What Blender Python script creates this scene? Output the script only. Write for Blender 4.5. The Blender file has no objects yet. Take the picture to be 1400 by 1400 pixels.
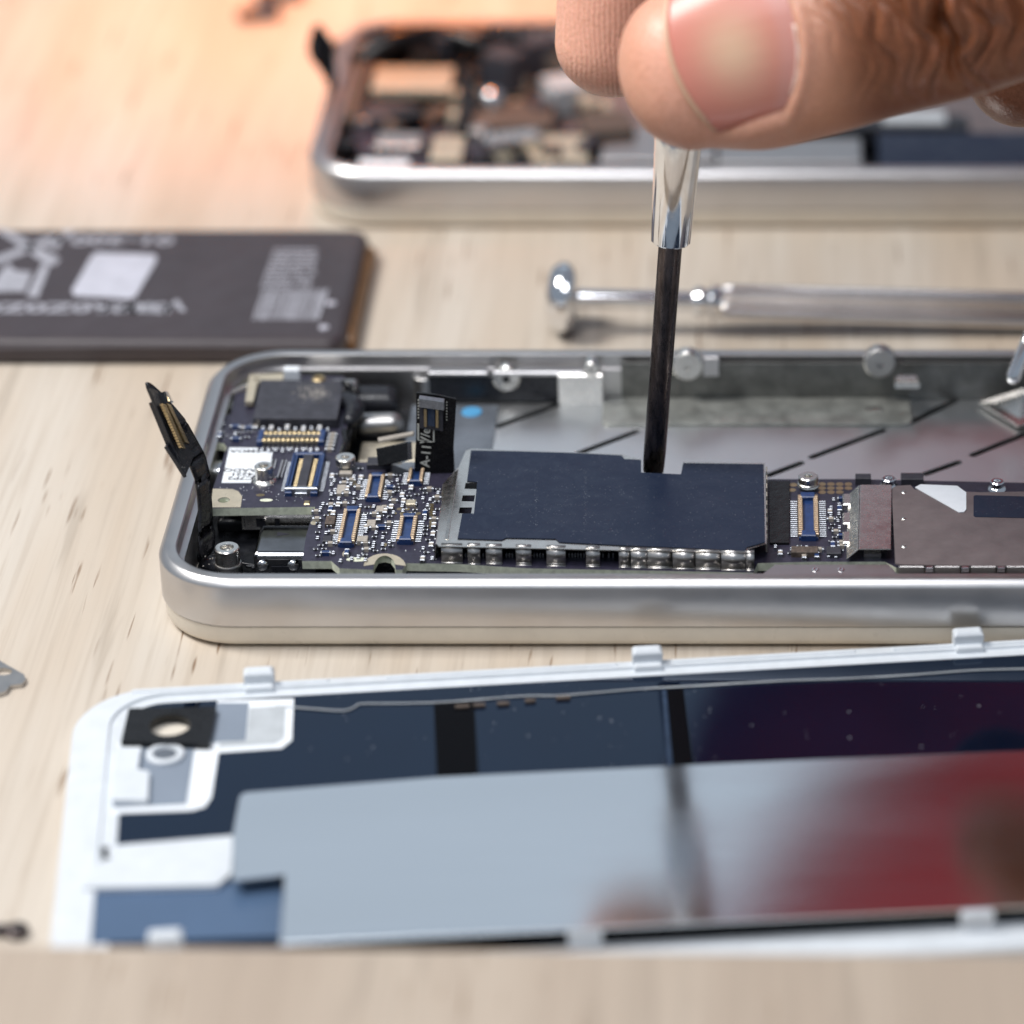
import bpy, bmesh, math, random
import numpy as np
from mathutils import Vector, Matrix, Euler

# ------------------------------------------------------------------ camera, world, light, exposure
S = 0.001                                   # everything below is written in millimetres
scn = bpy.context.scene
col = scn.collection
CAM_F, CAM_TH, CAM_PX, CAM_PY = 5085.0, math.radians(28.4), 1050.0, 700.0   # focal length and principal point in photo pixels
CAM_H, CAM_Y = 208.6, -353.6
cam_d = bpy.data.cameras.new("camera")
cam = bpy.data.objects.new("camera", cam_d)
col.objects.link(cam)
cam.location = (0, CAM_Y * S, CAM_H * S)
cam.rotation_euler = (math.pi / 2 - CAM_TH, 0, 0)
cam_d.sensor_width = 36
cam_d.lens = CAM_F / 1400 * 36
cam_d.shift_x = -(CAM_PX - 700) / 1400
cam_d.clip_start = 0.01
cam_d.clip_end = 20
cam_d.dof.use_dof = True
cam_d.dof.focus_distance = 0.421
cam_d.dof.aperture_fstop = cam_d.lens / 9.4
cam_d.dof.aperture_blades = 0
scn.camera = cam

w = bpy.data.worlds.new("World")
scn.world = w
w.use_nodes = True
w.node_tree.nodes["Background"].inputs[0].default_value = (0.66, 0.77, 0.92, 1)
w.node_tree.nodes["Background"].inputs[1].default_value = 0.38


def area(name, loc, target, sx, sy, power, color):
    l = bpy.data.lights.new(name, 'AREA')
    l.shape = 'RECTANGLE'
    l.size, l.size_y, l.energy, l.color = sx * S, sy * S, power, color
    o = bpy.data.objects.new(name, l)
    col.objects.link(o)
    o.location = Vector(loc) * S
    o.rotation_euler = (Vector(target) - Vector(loc)).to_track_quat('-Z', 'Y').to_euler()
    return o


area("window_light", (-330, 30, 480), (-10, 20, 10), 180, 180, 3.0, (1.0, 0.97, 0.93))
area("far_fill", (-80, 800, 480), (-20, 0, 0), 440, 320, 0.155, (0.80, 0.90, 1.0))  # added area light that brightens reflections in the screen and steel plate
area("overhead_light", (-95, -270, 620), (-30, 20, 0), 230, 230, 1.8, (0.97, 0.97, 1.0))
lw = bpy.data.lights.new("flare_spot", 'SPOT')  # added spot imitating an orange lens flare; no lamp stands there
lw.energy, lw.color, lw.shadow_soft_size = 2.0, (1.0, 0.24, 0.01), 0.02
lw.spot_size, lw.spot_blend = math.radians(64), 1.0
lwo = bpy.data.objects.new("flare_spot", lw)
col.objects.link(lwo)
lwo.location = (-0.066, 0.222, 0.16)
lwo.rotation_euler = (Vector((-.066, .205, 0)) - lwo.location).to_track_quat('-Z', 'Y').to_euler()
scn.view_settings.view_transform = 'Standard'
scn.view_settings.look = 'None'
scn.view_settings.exposure = 0.0
scn.view_settings.gamma = 1.0
scn.view_settings.use_curve_mapping = False
scn.render.engine = 'CYCLES'
scn.cycles.max_bounces = 10
scn.cycles.caustics_reflective = False
scn.cycles.caustics_refractive = False

# ------------------------------------------------------------------ photo pixel -> point on a plane
_c, _s = math.cos(CAM_TH), math.sin(CAM_TH)


def P(px, py, z):
    u, v = (px - CAM_PX) / CAM_F, (py - CAM_PY) / CAM_F
    t = (z - CAM_H) / (-_s - v * _c)
    return (u * t, CAM_Y + (_c - v * _s) * t)


def PY(px, py, Y):
    u, v = (px - CAM_PX) / CAM_F, (py - CAM_PY) / CAM_F
    t = (Y - CAM_Y) / (_c - v * _s)
    return Vector((u * t, Y, CAM_H + (-_s - v * _c) * t))


def P3(px, py, z):
    a = P(px, py, z)
    return Vector((a[0], a[1], z))


rnd = random.Random(7)

# ------------------------------------------------------------------ materials
MATS = {}


def M(name, colr, rough=.5, metal=0.0, spec=.5, var=0.0, vscale=.6, bump=0.0, bscale=3.0, rvar=0.0, coat=0.0, stretch=(1, 1, 1), emis=None, sss=0):
    m = bpy.data.materials.new(name)
    m.use_nodes = True
    nt = m.node_tree
    b = nt.nodes["Principled BSDF"]
    b.inputs["Base Color"].default_value = (*colr, 1)
    b.inputs["Roughness"].default_value = rough
    b.inputs["Metallic"].default_value = metal
    b.inputs["Specular IOR Level"].default_value = spec
    if coat:
        b.inputs["Coat Weight"].default_value = coat
        b.inputs["Coat Roughness"].default_value = .06
    if sss:
        b.inputs["Subsurface Weight"].default_value = sss
        b.inputs["Subsurface Radius"].default_value = (1.0, .8, .6)
        b.inputs["Subsurface Scale"].default_value = .0006
    tc = nt.nodes.new("ShaderNodeTexCoord")
    mp = nt.nodes.new("ShaderNodeMapping")
    mp.inputs["Scale"].default_value = (1000 * stretch[0], 1000 * stretch[1], 1000 * stretch[2])
    nt.links.new(tc.outputs["Object"], mp.inputs["Vector"])

    def noise(sc, det=4.0, rg=.6):
        n = nt.nodes.new("ShaderNodeTexNoise")
        n.inputs["Scale"].default_value = sc
        n.inputs["Detail"].default_value = det
        n.inputs["Roughness"].default_value = rg
        nt.links.new(mp.outputs["Vector"], n.inputs["Vector"])
        return n.outputs["Fac"]
    if var:
        f = noise(vscale)
        mx = nt.nodes.new("ShaderNodeMix")
        mx.data_type = 'RGBA'
        mx.inputs[6].default_value = (*[c * (1 - var) for c in colr], 1)
        mx.inputs[7].default_value = (*[min(1, c * (1 + var)) for c in colr], 1)
        rp = nt.nodes.new("ShaderNodeMapRange")
        rp.inputs[1].default_value, rp.inputs[2].default_value = .3, .7
        nt.links.new(f, rp.inputs[0])
        nt.links.new(rp.outputs[0], mx.inputs[0])
        nt.links.new(mx.outputs[2], b.inputs["Base Color"])
    if rvar:
        f = noise(vscale * 2.3)
        rp = nt.nodes.new("ShaderNodeMapRange")
        rp.inputs[1].default_value, rp.inputs[2].default_value = .3, .7
        rp.inputs[3].default_value, rp.inputs[4].default_value = max(.02, rough - rvar), rough + rvar
        nt.links.new(f, rp.inputs[0])
        nt.links.new(rp.outputs[0], b.inputs["Roughness"])
    if bump:
        f = noise(bscale, 3)
        bp = nt.nodes.new("ShaderNodeBump")
        bp.inputs["Strength"].default_value = 1.0
        bp.inputs["Distance"].default_value = bump * S
        nt.links.new(f, bp.inputs["Height"])
        nt.links.new(bp.outputs["Normal"], b.inputs["Normal"])
    MATS[name] = m
    return m


M("alu", (.60, .59, .59), .35, 1, var=.03, vscale=.15, bump=.0006, bscale=9, rvar=.03)
M("alu_dark", (.50, .49, .48), .38, 1, var=.08, vscale=.3, rvar=.06)
M("steel", (.92, .93, .93), .36, 1, var=.03, vscale=.12, bump=.001, bscale=6, rvar=.04)
M("steel_plate", (.62, .60, .58), .33, 1, var=.05, vscale=.2, bump=.0008, bscale=4, rvar=.04)
M("nickel", (.74, .72, .68), .26, 1, var=.06, vscale=.5, bump=.0012, bscale=2.0, rvar=.06)
M("chrome", (.80, .81, .83), .09, 1, var=.05, vscale=.6, rvar=.04)
M("dark_steel", (.10, .085, .085), .30, 1, var=.45, vscale=1.2, rvar=.12, stretch=(1, 1, .25))
M("cream_plastic", (.76, .70, .60), .32, 0, var=.05, vscale=.3, rvar=.06)
M("white_plastic", (.66, .70, .74), .38, 0, var=.05, vscale=.5, bump=.01, bscale=1.5, rvar=.08)
M("pcb", (.030, .028, .048), .38, 0, var=.25, vscale=1.4, bump=.012, bscale=2.5, rvar=.08)
M("pcb_edge", (.72, .75, .60), .5, var=.2, vscale=1.5)
M("cream_pad", (.62, .55, .42), .35, .5, var=.10, vscale=.8, rvar=.1)
M("gold", (.60, .47, .27), .34, 1, var=.15, vscale=2)
M("tan_gold", (.58, .44, .30), .35, .7, var=.15, vscale=3)
M("solder", (.42, .44, .47), .38, 1, var=.2, vscale=3, rvar=.1)
M("cap_body", (.40, .36, .31), .4, var=.25, vscale=2)
M("chip", (.040, .040, .050), .46, var=.3, vscale=.8, bump=.008, bscale=6, rvar=.06)
M("chip_side", (.10, .075, .06), .6, var=.5, vscale=2.5)
M("flex", (.007, .007, .008), .25, 0, spec=.3, var=.4, vscale=1.0, bump=.03, bscale=.7, rvar=.1)
M("black_plastic", (.016, .017, .022), .33, var=.3, vscale=.9, bump=.02, bscale=1.2, rvar=.12)
M("black_floor", (.010, .011, .014), .35, var=.5, vscale=.6, bump=.06, bscale=.8, rvar=.15)
M("blue_plastic", (.018, .045, .14), .28, var=.25, vscale=2)
M("dark_blue", (.03, .05, .09), .12, var=.2, vscale=1)
M("brown_plate", (.20, .165, .165), .45, .35, var=.14, vscale=.35, rvar=.08)
M("label", (.82, .86, .90), .45, var=.03, vscale=1)
M("ink", (.02, .02, .03), .6)
M("print_white", (.36, .36, .40), .5, var=.25, vscale=.8)
M("flex_print", (.60, .60, .54), .45)
M("battery", (.052, .041, .046), .42, var=.12, vscale=.12, bump=.03, bscale=.25, rvar=.08)
M("battery_side", (.045, .028, .022), .40, var=.3, vscale=.3)
M("silver_sticker", (.66, .65, .72), .35, .3, var=.1, vscale=.5)
M("film_clear", (.16, .18, .21), .22, .3, var=.25, vscale=.2, rvar=.08)
M("blue_dot", (.10, .35, .62), .25)
M("dark_chrome", (.20, .20, .21), .16, 1, var=.2, vscale=.3, rvar=.06)
M("strap", (.020, .019, .022), .20, 0, spec=.6, var=.5, vscale=1.2, bump=.05, bscale=.9, rvar=.12)
M("grip_metal", (.74, .71, .70), .20, 1, var=.05, vscale=.2)
M("inner_metal", (.20, .20, .19), .42, .8, var=.35, vscale=.35, rvar=.12, bump=.004, bscale=1.2)
M("worn_film", (.46, .47, .44), .40, .7, var=.28, vscale=.35, rvar=.12, bump=.004, bscale=1.0)
M("brown_tape", (.17, .085, .035), .4, var=.3, vscale=.3)
M("cuticle", (.74, .52, .44), .30, 0, sss=.2)
M("rubber", (.03, .03, .03), .55, var=.4, vscale=1)
M("navy_glass", (.0008, .0045, .015), .05, 0, spec=.50, var=.15, vscale=.05, rvar=.015)
MATS["navy_glass"].node_tree.nodes["Principled BSDF"].inputs["Specular Tint"].default_value = (.35, .62, 1.0, 1)
M("blue_film", (.075, .125, .215), .25, 0, var=.06, vscale=.1)
M("grey_film", (.22, .26, .32), .28, 0, var=.08, vscale=.1)
M("screen_film", (.74, .77, .80), .11, 1.0, var=.04, vscale=.03, rvar=.03, stretch=(.3, 1.4, 1))
M("reflection_black", (.002, .002, .003), .25, 0, spec=.04)
M("dust", (.55, .57, .60), .8)
M("lint", (.45, .42, .38), .9)
M("unseen_dark", (.006, .006, .008), .85, var=.3, vscale=.05, bump=.4, bscale=.2)
M("red_cloth", (.18, .002, .008), .8, var=.3, vscale=.05, bump=.4, bscale=.15)
M("nail_edge", (.66, .42, .28), .40, 0, sss=.3)
M("tape", (.55, .58, .60), .3, .2, var=.1, vscale=.4)


def shield_film():
    m = M("shield_film", (.012, .024, .056), .42, 0, spec=.25)
    nt = m.node_tree
    b = nt.nodes["Principled BSDF"]
    mp = [n for n in nt.nodes if n.type == 'MAPPING'][0]
    n1 = nt.nodes.new("ShaderNodeTexNoise"); n1.inputs["Scale"].default_value = .12; n1.inputs["Detail"].default_value = 2
    vo = nt.nodes.new("ShaderNodeTexVoronoi"); vo.inputs["Scale"].default_value = 2.1
    n2 = nt.nodes.new("ShaderNodeTexNoise"); n2.inputs["Scale"].default_value = .35; n2.inputs["Detail"].default_value = 3
    for n in (n1, vo, n2):
        nt.links.new(mp.outputs[0], n.inputs["Vector"])
    mx = nt.nodes.new("ShaderNodeMix"); mx.data_type = 'RGBA'
    mx.inputs[6].default_value = (.010, .018, .040, 1); mx.inputs[7].default_value = (.020, .027, .050, 1)
    nt.links.new(n1.outputs["Fac"], mx.inputs[0])
    lt = nt.nodes.new("ShaderNodeMath"); lt.operation = 'LESS_THAN'; lt.inputs[1].default_value = .11
    nt.links.new(vo.outputs["Distance"], lt.inputs[0])
    g = nt.nodes.new("ShaderNodeMath"); g.operation = 'GREATER_THAN'; g.inputs[1].default_value = .50
    nt.links.new(n2.outputs["Fac"], g.inputs[0])
    mu = nt.nodes.new("ShaderNodeMath"); mu.operation = 'MULTIPLY'
    nt.links.new(lt.outputs[0], mu.inputs[0]); nt.links.new(g.outputs[0], mu.inputs[1])
    sc_ = nt.nodes.new("ShaderNodeMath"); sc_.operation = 'MULTIPLY'; sc_.inputs[1].default_value = .45
    nt.links.new(mu.outputs[0], sc_.inputs[0])
    m2 = nt.nodes.new("ShaderNodeMix"); m2.data_type = 'RGBA'
    m2.inputs[7].default_value = (.30, .31, .36, 1)
    nt.links.new(sc_.outputs[0], m2.inputs[0]); nt.links.new(mx.outputs[2], m2.inputs[6])
    nt.links.new(m2.outputs[2], b.inputs["Base Color"])
    n3 = nt.nodes.new("ShaderNodeTexNoise"); n3.inputs["Scale"].default_value = .28; n3.inputs["Detail"].default_value = 6; n3.inputs["Roughness"].default_value = .7; n3.inputs["Distortion"].default_value = 1.2
    nt.links.new(mp.outputs[0], n3.inputs["Vector"])
    rr = nt.nodes.new("ShaderNodeMapRange")
    rr.inputs[1].default_value, rr.inputs[2].default_value, rr.inputs[3].default_value, rr.inputs[4].default_value = .35, .65, .30, .58
    nt.links.new(n3.outputs["Fac"], rr.inputs[0]); nt.links.new(rr.outputs[0], b.inputs["Roughness"])


shield_film()



def ribbed_film():
    nt = MATS["screen_film"].node_tree
    b = nt.nodes["Principled BSDF"]
    tc = nt.nodes.new("ShaderNodeTexCoord")
    mp = nt.nodes.new("ShaderNodeMapping")
    mp.inputs["Scale"].default_value = (1000, 1000, 1000)
    mp.inputs["Rotation"].default_value = (0, 0, -math.radians(6))
    nt.links.new(tc.outputs["Object"], mp.inputs["Vector"])
    wv = nt.nodes.new("ShaderNodeTexWave")
    wv.bands_direction = 'Y'
    wv.inputs["Scale"].default_value = .42
    wv.inputs["Distortion"].default_value = .25
    nt.links.new(mp.outputs[0], wv.inputs["Vector"])
    no_ = nt.nodes.new("ShaderNodeTexNoise"); no_.inputs["Scale"].default_value = .05; no_.inputs["Detail"].default_value = 3
    nt.links.new(mp.outputs[0], no_.inputs["Vector"])
    ad = nt.nodes.new("ShaderNodeMath"); ad.operation = 'MULTIPLY'
    nt.links.new(wv.outputs["Fac"], ad.inputs[0]); nt.links.new(no_.outputs["Fac"], ad.inputs[1])
    bp = nt.nodes.new("ShaderNodeBump"); bp.inputs["Distance"].default_value = .0000045
    nt.links.new(ad.outputs[0], bp.inputs["Height"]); nt.links.new(bp.outputs[0], b.inputs["Normal"])


ribbed_film()


def wood(name, c_light, c_mid, c_dark, seed):
    m = bpy.data.materials.new(name)
    m.use_nodes = True
    nt = m.node_tree
    b = nt.nodes["Principled BSDF"]
    L = nt.links.new
    tc = nt.nodes.new("ShaderNodeTexCoord")

    def mapped(sx, sy, sz=1.0, rot=0.045):
        mp = nt.nodes.new("ShaderNodeMapping")
        mp.inputs["Scale"].default_value = (1000 * sx, 1000 * sy, 1000 * sz)
        mp.inputs["Rotation"].default_value = (0, 0, rot)
        mp.inputs["Location"].default_value = (seed, seed * .7, 0)
        L(tc.outputs["Object"], mp.inputs["Vector"])
        return mp.outputs[0]

    def noise(vec, det=4, rg=.55, dist=0.0):
        n = nt.nodes.new("ShaderNodeTexNoise")
        n.inputs["Scale"].default_value = 1.0
        n.inputs["Detail"].default_value = det
        n.inputs["Roughness"].default_value = rg
        n.inputs["Distortion"].default_value = dist
        L(vec, n.inputs["Vector"])
        return n.outputs["Fac"]

    def ramp(f, a, bb, lo=0.0, hi=1.0):
        r = nt.nodes.new("ShaderNodeMapRange")
        r.interpolation_type = 'SMOOTHSTEP'
        r.inputs[1].default_value, r.inputs[2].default_value = a, bb
        r.inputs[3].default_value, r.inputs[4].default_value = lo, hi
        L(f, r.inputs[0])
        return r.outputs[0]

    def mix(f, a, c):
        mx = nt.nodes.new("ShaderNodeMix")
        mx.data_type = 'RGBA'
        L(f, mx.inputs[0])
        for i, q in ((6, a), (7, c)):
            if isinstance(q, tuple):
                mx.inputs[i].default_value = (*q, 1)
            else:
                L(q, mx.inputs[i])
        return mx.outputs[2]

    def mul(a, c):
        n = nt.nodes.new("ShaderNodeMath")
        n.operation = 'MULTIPLY'
        L(a, n.inputs[0])
        if isinstance(c, float):
            n.inputs[1].default_value = c
        else:
            L(c, n.inputs[1])
        return n.outputs[0]
    big = ramp(noise(mapped(.055, .006), 3), .35, .65)
    base = mix(big, c_light, c_mid)
    fine = ramp(noise(mapped(.9, .022), 5, .6, .3), .42, .72, 0, .5)
    base = mix(fine, base, tuple(c * .80 for c in c_mid))
    pore = ramp(noise(mapped(1.3, .06), 2, .5, .25), .64, .72)
    where = ramp(noise(mapped(.09, .03), 2), .36, .56)
    pf = mul(mul(pore, where), .85)
    base = mix(pf, base, c_dark)
    streak = ramp(noise(mapped(.30, .018), 3, .5, .5), .60, .72, 0, .38)
    base = mix(streak, base, tuple(c * .62 for c in c_mid))
    L(base, b.inputs["Base Color"])
    L(ramp(noise(mapped(.4, .05)), .3, .7, .46, .60), b.inputs["Roughness"])
    b.inputs["Specular IOR Level"].default_value = .35
    bp = nt.nodes.new("ShaderNodeBump")
    bp.inputs["Strength"].default_value = .6
    bp.inputs["Distance"].default_value = .00008
    bp.invert = True
    L(pf, bp.inputs["Height"])
    L(bp.outputs["Normal"], b.inputs["Normal"])
    MATS[name] = m


wood("table_wood", (.61, .55, .475), (.55, .46, .365), (.21, .125, .07), 3.1)
wood("plank_wood", (.50, .42, .34), (.42, .34, .27), (.26, .18, .12), 11.7)


def skin_mat():
    m = bpy.data.materials.new("skin")
    m.use_nodes = True
    nt = m.node_tree
    L = nt.links.new
    b = nt.nodes["Principled BSDF"]
    tc = nt.nodes.new("ShaderNodeTexCoord")
    mp = nt.nodes.new("ShaderNodeMapping")
    mp.inputs["Scale"].default_value = (1000, 1000, 1000)
    L(tc.outputs["Object"], mp.inputs["Vector"])
    n1 = nt.nodes.new("ShaderNodeTexNoise"); n1.inputs["Scale"].default_value = .22; n1.inputs["Detail"].default_value = 4
    n2 = nt.nodes.new("ShaderNodeTexNoise"); n2.inputs["Scale"].default_value = 2.2; n2.inputs["Detail"].default_value = 5
    vo = nt.nodes.new("ShaderNodeTexVoronoi"); vo.inputs["Scale"].default_value = 3.2
    for n in (n1, n2, vo):
        L(mp.outputs[0], n.inputs["Vector"])
    at = nt.nodes.new("ShaderNodeAttribute"); at.attribute_name = "tone"      # r: pink flesh, g: shade painted brown, b: ridges
    sp = nt.nodes.new("ShaderNodeSeparateColor")
    L(at.outputs["Color"], sp.inputs[0])

    def mix(f, a, c):
        mx = nt.nodes.new("ShaderNodeMix"); mx.data_type = 'RGBA'
        L(f, mx.inputs[0])
        for i, q in ((6, a), (7, c)):
            if isinstance(q, tuple):
                mx.inputs[i].default_value = (*q, 1)
            else:
                L(q, mx.inputs[i])
        return mx.outputs[2]
    c = mix(n1.outputs["Fac"], (.55, .235, .135), (.66, .33, .205))
    c = mix(sp.outputs[1], c, (.165, .048, .014))
    c = mix(sp.outputs[0], c, (.86, .46, .34))
    r = nt.nodes.new("ShaderNodeMapRange")
    r.inputs[1].default_value, r.inputs[2].default_value, r.inputs[3].default_value, r.inputs[4].default_value = .35, .7, .0, .30
    L(n2.outputs["Fac"], r.inputs[0])
    c = mix(r.outputs[0], c, (.40, .16, .085))
    L(c, b.inputs["Base Color"])
    rr = nt.nodes.new("ShaderNodeMapRange")
    rr.inputs[1].default_value, rr.inputs[2].default_value, rr.inputs[3].default_value, rr.inputs[4].default_value = .3, .7, .28, .46
    L(n1.outputs["Fac"], rr.inputs[0]); L(rr.outputs[0], b.inputs["Roughness"])
    b.inputs["Specular IOR Level"].default_value = .45
    b.inputs["Subsurface Weight"].default_value = .22
    b.inputs["Subsurface Radius"].default_value = (1.0, .32, .16)
    b.inputs["Subsurface Scale"].default_value = .0022
    # relief: fine skin cells everywhere, ridges on the finger pad
    wv = nt.nodes.new("ShaderNodeTexWave")
    wv.wave_type = 'BANDS'; wv.bands_direction = 'X'
    wv.inputs["Scale"].default_value = .55; wv.inputs["Distortion"].default_value = 6.0
    wv.inputs["Detail"].default_value = 1.0; wv.inputs["Detail Scale"].default_value = .25
    L(mp.outputs[0], wv.inputs["Vector"])
    b1 = nt.nodes.new("ShaderNodeBump"); b1.inputs["Distance"].default_value = .00003; b1.inputs["Strength"].default_value = .8
    L(vo.outputs["Distance"], b1.inputs["Height"])
    b2 = nt.nodes.new("ShaderNodeBump"); b2.inputs["Distance"].default_value = .00010; b2.inputs["Strength"].default_value = .8
    L(n2.outputs["Fac"], b2.inputs["Height"]); L(b1.outputs[0], b2.inputs["Normal"])
    mu = nt.nodes.new("ShaderNodeMath"); mu.operation = 'MULTIPLY'
    L(wv.outputs["Fac"], mu.inputs[0]); L(sp.outputs[2], mu.inputs[1])
    b3 = nt.nodes.new("ShaderNodeBump"); b3.inputs["Distance"].default_value = .000035; b3.inputs["Strength"].default_value = 1
    L(mu.outputs[0], b3.inputs["Height"]); L(b2.outputs[0], b3.inputs["Normal"])
    L(b3.outputs[0], b.inputs["Normal"])
    MATS["skin"] = m
    # nail plate
    m = bpy.data.materials.new("nail")
    m.use_nodes = True
    nt = m.node_tree
    L = nt.links.new
    b = nt.nodes["Principled BSDF"]
    tc = nt.nodes.new("ShaderNodeTexCoord")
    at = nt.nodes.new("ShaderNodeAttribute"); at.attribute_name = "tone"
    sp = nt.nodes.new("ShaderNodeSeparateColor")
    L(at.outputs["Color"], sp.inputs[0])
    c0 = nt.nodes.new("ShaderNodeMix"); c0.data_type = 'RGBA'
    c0.inputs[6].default_value = (.62, .22, .17, 1); c0.inputs[7].default_value = (.70, .46, .31, 1)
    L(sp.outputs[0], c0.inputs[0])
    c1 = nt.nodes.new("ShaderNodeMix"); c1.data_type = 'RGBA'
    c1.inputs[7].default_value = (.62, .47, .45, 1)
    L(sp.outputs[1], c1.inputs[0]); L(c0.outputs[2], c1.inputs[6])
    L(c1.outputs[2], b.inputs["Base Color"])
    b.inputs["Roughness"].default_value = .30
    b.inputs["Subsurface Weight"].default_value = .2
    b.inputs["Subsurface Radius"].default_value = (1, .4, .3)
    b.inputs["Subsurface Scale"].default_value = .0015
    MATS["nail"] = m


skin_mat()

# ------------------------------------------------------------------ mesh helpers
BASE = {}          # object name -> base point (mm) its mesh is written relative to


def tag(o, label, cat, group=None, kind=None):
    o["label"] = label
    if cat:
        o["category"] = cat
    if group:
        o["group"] = group
    if kind:
        o["kind"] = kind
    return o


def thing(name, loc, label, cat, group=None):
    o = bpy.data.objects.new(name, None)
    col.objects.link(o)
    o.location = Vector(loc) * S
    o.empty_display_size = .005
    BASE[o.name] = Vector(loc)
    return tag(o, label, cat, group)


class MB:
    def __init__(self):
        self.v, self.f, self.m = [], [], []

    def add(self, verts, faces, mat=None):
        n = len(self.v)
        self.v += [Vector(p) for p in verts]
        self.f += [[i + n for i in f] for f in faces]
        self.m += [mat] * len(faces)
        return n

    def xf(self, start, mtx):
        for i in range(start, len(self.v)):
            self.v[i] = mtx @ self.v[i]

    def box(self, cx, cy, z0, w, d, h, mat=None, rz=0.0, taper=0.0, ch=0.0):
        """box standing on z0; ch = chamfer of the top edges"""
        W, D = w / 2, d / 2
        lv = [(0, z0), (0, z0 + h - ch)] + ([(ch, z0 + h)] if ch else [])
        vs, fs = [], []
        for ins, z in lv:
            t = taper * (z - z0) / h if h else 0
            for sx, sy in ((-1, -1), (1, -1), (1, 1), (-1, 1)):
                x, y = sx * (W - ins - t), sy * (D - ins - t)
                if rz:
                    x, y = x * math.cos(rz) - y * math.sin(rz), x * math.sin(rz) + y * math.cos(rz)
                vs.append((cx + x, cy + y, z))
        k = len(lv)
        for l in range(k - 1):
            for i in range(4):
                a, b_ = l * 4 + i, l * 4 + (i + 1) % 4
                fs.append([a, b_, b_ + 4, a + 4])
        fs.append([3, 2, 1, 0])
        fs.append([(k - 1) * 4 + i for i in range(4)])
        return self.add(vs, fs, mat)

    def loft(self, rings, mat=None, closed=False, cap0=True, cap1=True):
        n = len(rings[0])
        vs = [p for r in rings for p in r]
        fs = []
        R = len(rings)
        for l in range(R if closed else R - 1):
            for i in range(n):
                a, b_ = l * n + i, l * n + (i + 1) % n
                c, d = ((l + 1) % R) * n + i, ((l + 1) % R) * n + (i + 1) % n
                fs.append([a, b_, d, c])
        if not closed:
            if cap0:
                fs.append(list(range(n))[::-1])
            if cap1:
                fs.append([(R - 1) * n + i for i in range(n)])
        return self.add(vs, fs, mat)

    def lathe(self, prof, c=(0, 0, 0), n=24, mat=None, mtx=None, sy=1.0):
        rings = [[(r * math.cos(2 * math.pi * i / n), r * sy * math.sin(2 * math.pi * i / n), z) for i in range(n)] for r, z in prof]
        s = self.loft(rings, mat)
        t = Matrix.Translation(Vector(c))
        self.xf(s, t @ mtx if mtx else t)
        return s

    def prism(self, poly, z0, z1, mat=None, ch=0.0):
        """extruded outline (convex or simple), z up"""
        a = sum(poly[i][0] * poly[(i + 1) % len(poly)][1] - poly[(i + 1) % len(poly)][0] * poly[i][1] for i in range(len(poly)))
        if a < 0:
            poly = poly[::-1]
        rings = [[(x, y, z0) for x, y in poly], [(x, y, z1) for x, y in poly]]
        return self.loft(rings, mat)

    def sheet(self, pts, mat=None):
        return self.add(pts, [list(range(len(pts)))], mat)

    def slab(self, corners, t, mat=None):
        """thick quad: corners 4 Vectors, thickness t along its normal"""
        a, b_, c, d = [Vector(q) for q in corners]
        n = (b_ - a).cross(d - a).normalized() * t
        vs = [a, b_, c, d, a + n, b_ + n, c + n, d + n]
        return self.add(vs, [[3, 2, 1, 0], [4, 5, 6, 7], [0, 1, 5, 4], [1, 2, 6, 5], [2, 3, 7, 6], [3, 0, 4, 7]], mat)

    def holed(self, outer, holes, z0, z1, mat=None):
        cu = bpy.data.curves.new("tmp", 'CURVE')
        cu.dimensions = '2D'
        cu.fill_mode = 'BOTH'
        cu.extrude = (z1 - z0) / 2
        for lp in [outer] + list(holes):
            sp = cu.splines.new('POLY')
            sp.points.add(len(lp) - 1)
            for i, (x, y) in enumerate(lp):
                sp.points[i].co = (x, y, 0, 1)
            sp.use_cyclic_u = True
        self._take(cu, Matrix.Translation((0, 0, (z0 + z1) / 2)), mat)

    def text(self, body, size, mtx, mat="ink", extrude=0.0, align='CENTER', bold=.02):
        cu = bpy.data.curves.new("tmp", 'FONT')
        cu.body = body
        cu.size = size
        cu.align_x = align
        cu.align_y = 'CENTER'
        cu.extrude = extrude
        cu.resolution_u = 3
        cu.offset = size * bold
        self._take(cu, mtx, mat)

    def _take(self, cu, mtx, mat):
        o = bpy.data.objects.new("tmp", cu)
        me = o.to_mesh()
        vs = [mtx @ v.co for v in me.vertices]
        fs = [list(p.vertices) for p in me.polygons]
        o.to_mesh_clear()
        self.add(vs, fs, mat)
        bpy.data.objects.remove(o)
        bpy.data.curves.remove(cu)

    def mesh(self, name, base, mats):
        me = bpy.data.meshes.new(name)
        me.from_pydata([tuple((p - base) * S) for p in self.v], [], self.f)
        for k in mats:
            me.materials.append(MATS[k])
        idx = {k: i for i, k in enumerate(mats)}
        me.polygons.foreach_set("material_index", [idx[q] if q in idx else 0 for q in self.m])
        return me

    def build(self, name, mat, parent=None, smooth=None, bevel=0.0, loc=None, label=None, kind=None, recalc=True, seg=2):
        mats = [mat] + sorted({q for q in self.m if q and q != mat})
        pb = BASE[parent.name] if parent else Vector((0, 0, 0))
        base = Vector(loc) if loc is not None else pb
        me = self.mesh(name, base, mats)
        if recalc:
            bm = bmesh.new(); bm.from_mesh(me)
            bmesh.ops.recalc_face_normals(bm, faces=bm.faces)
            bm.to_mesh(me); bm.free()
        o = bpy.data.objects.new(name, me)
        col.objects.link(o)
        if parent:
            o.parent = parent
        o.location = (base - pb) * S
        BASE[o.name] = base
        if bevel:
            b = o.modifiers.new("bevel", 'BEVEL')
            b.width = bevel * S
            b.segments = seg
            b.limit_method = 'ANGLE'
            b.angle_limit = math.radians(35)
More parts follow.
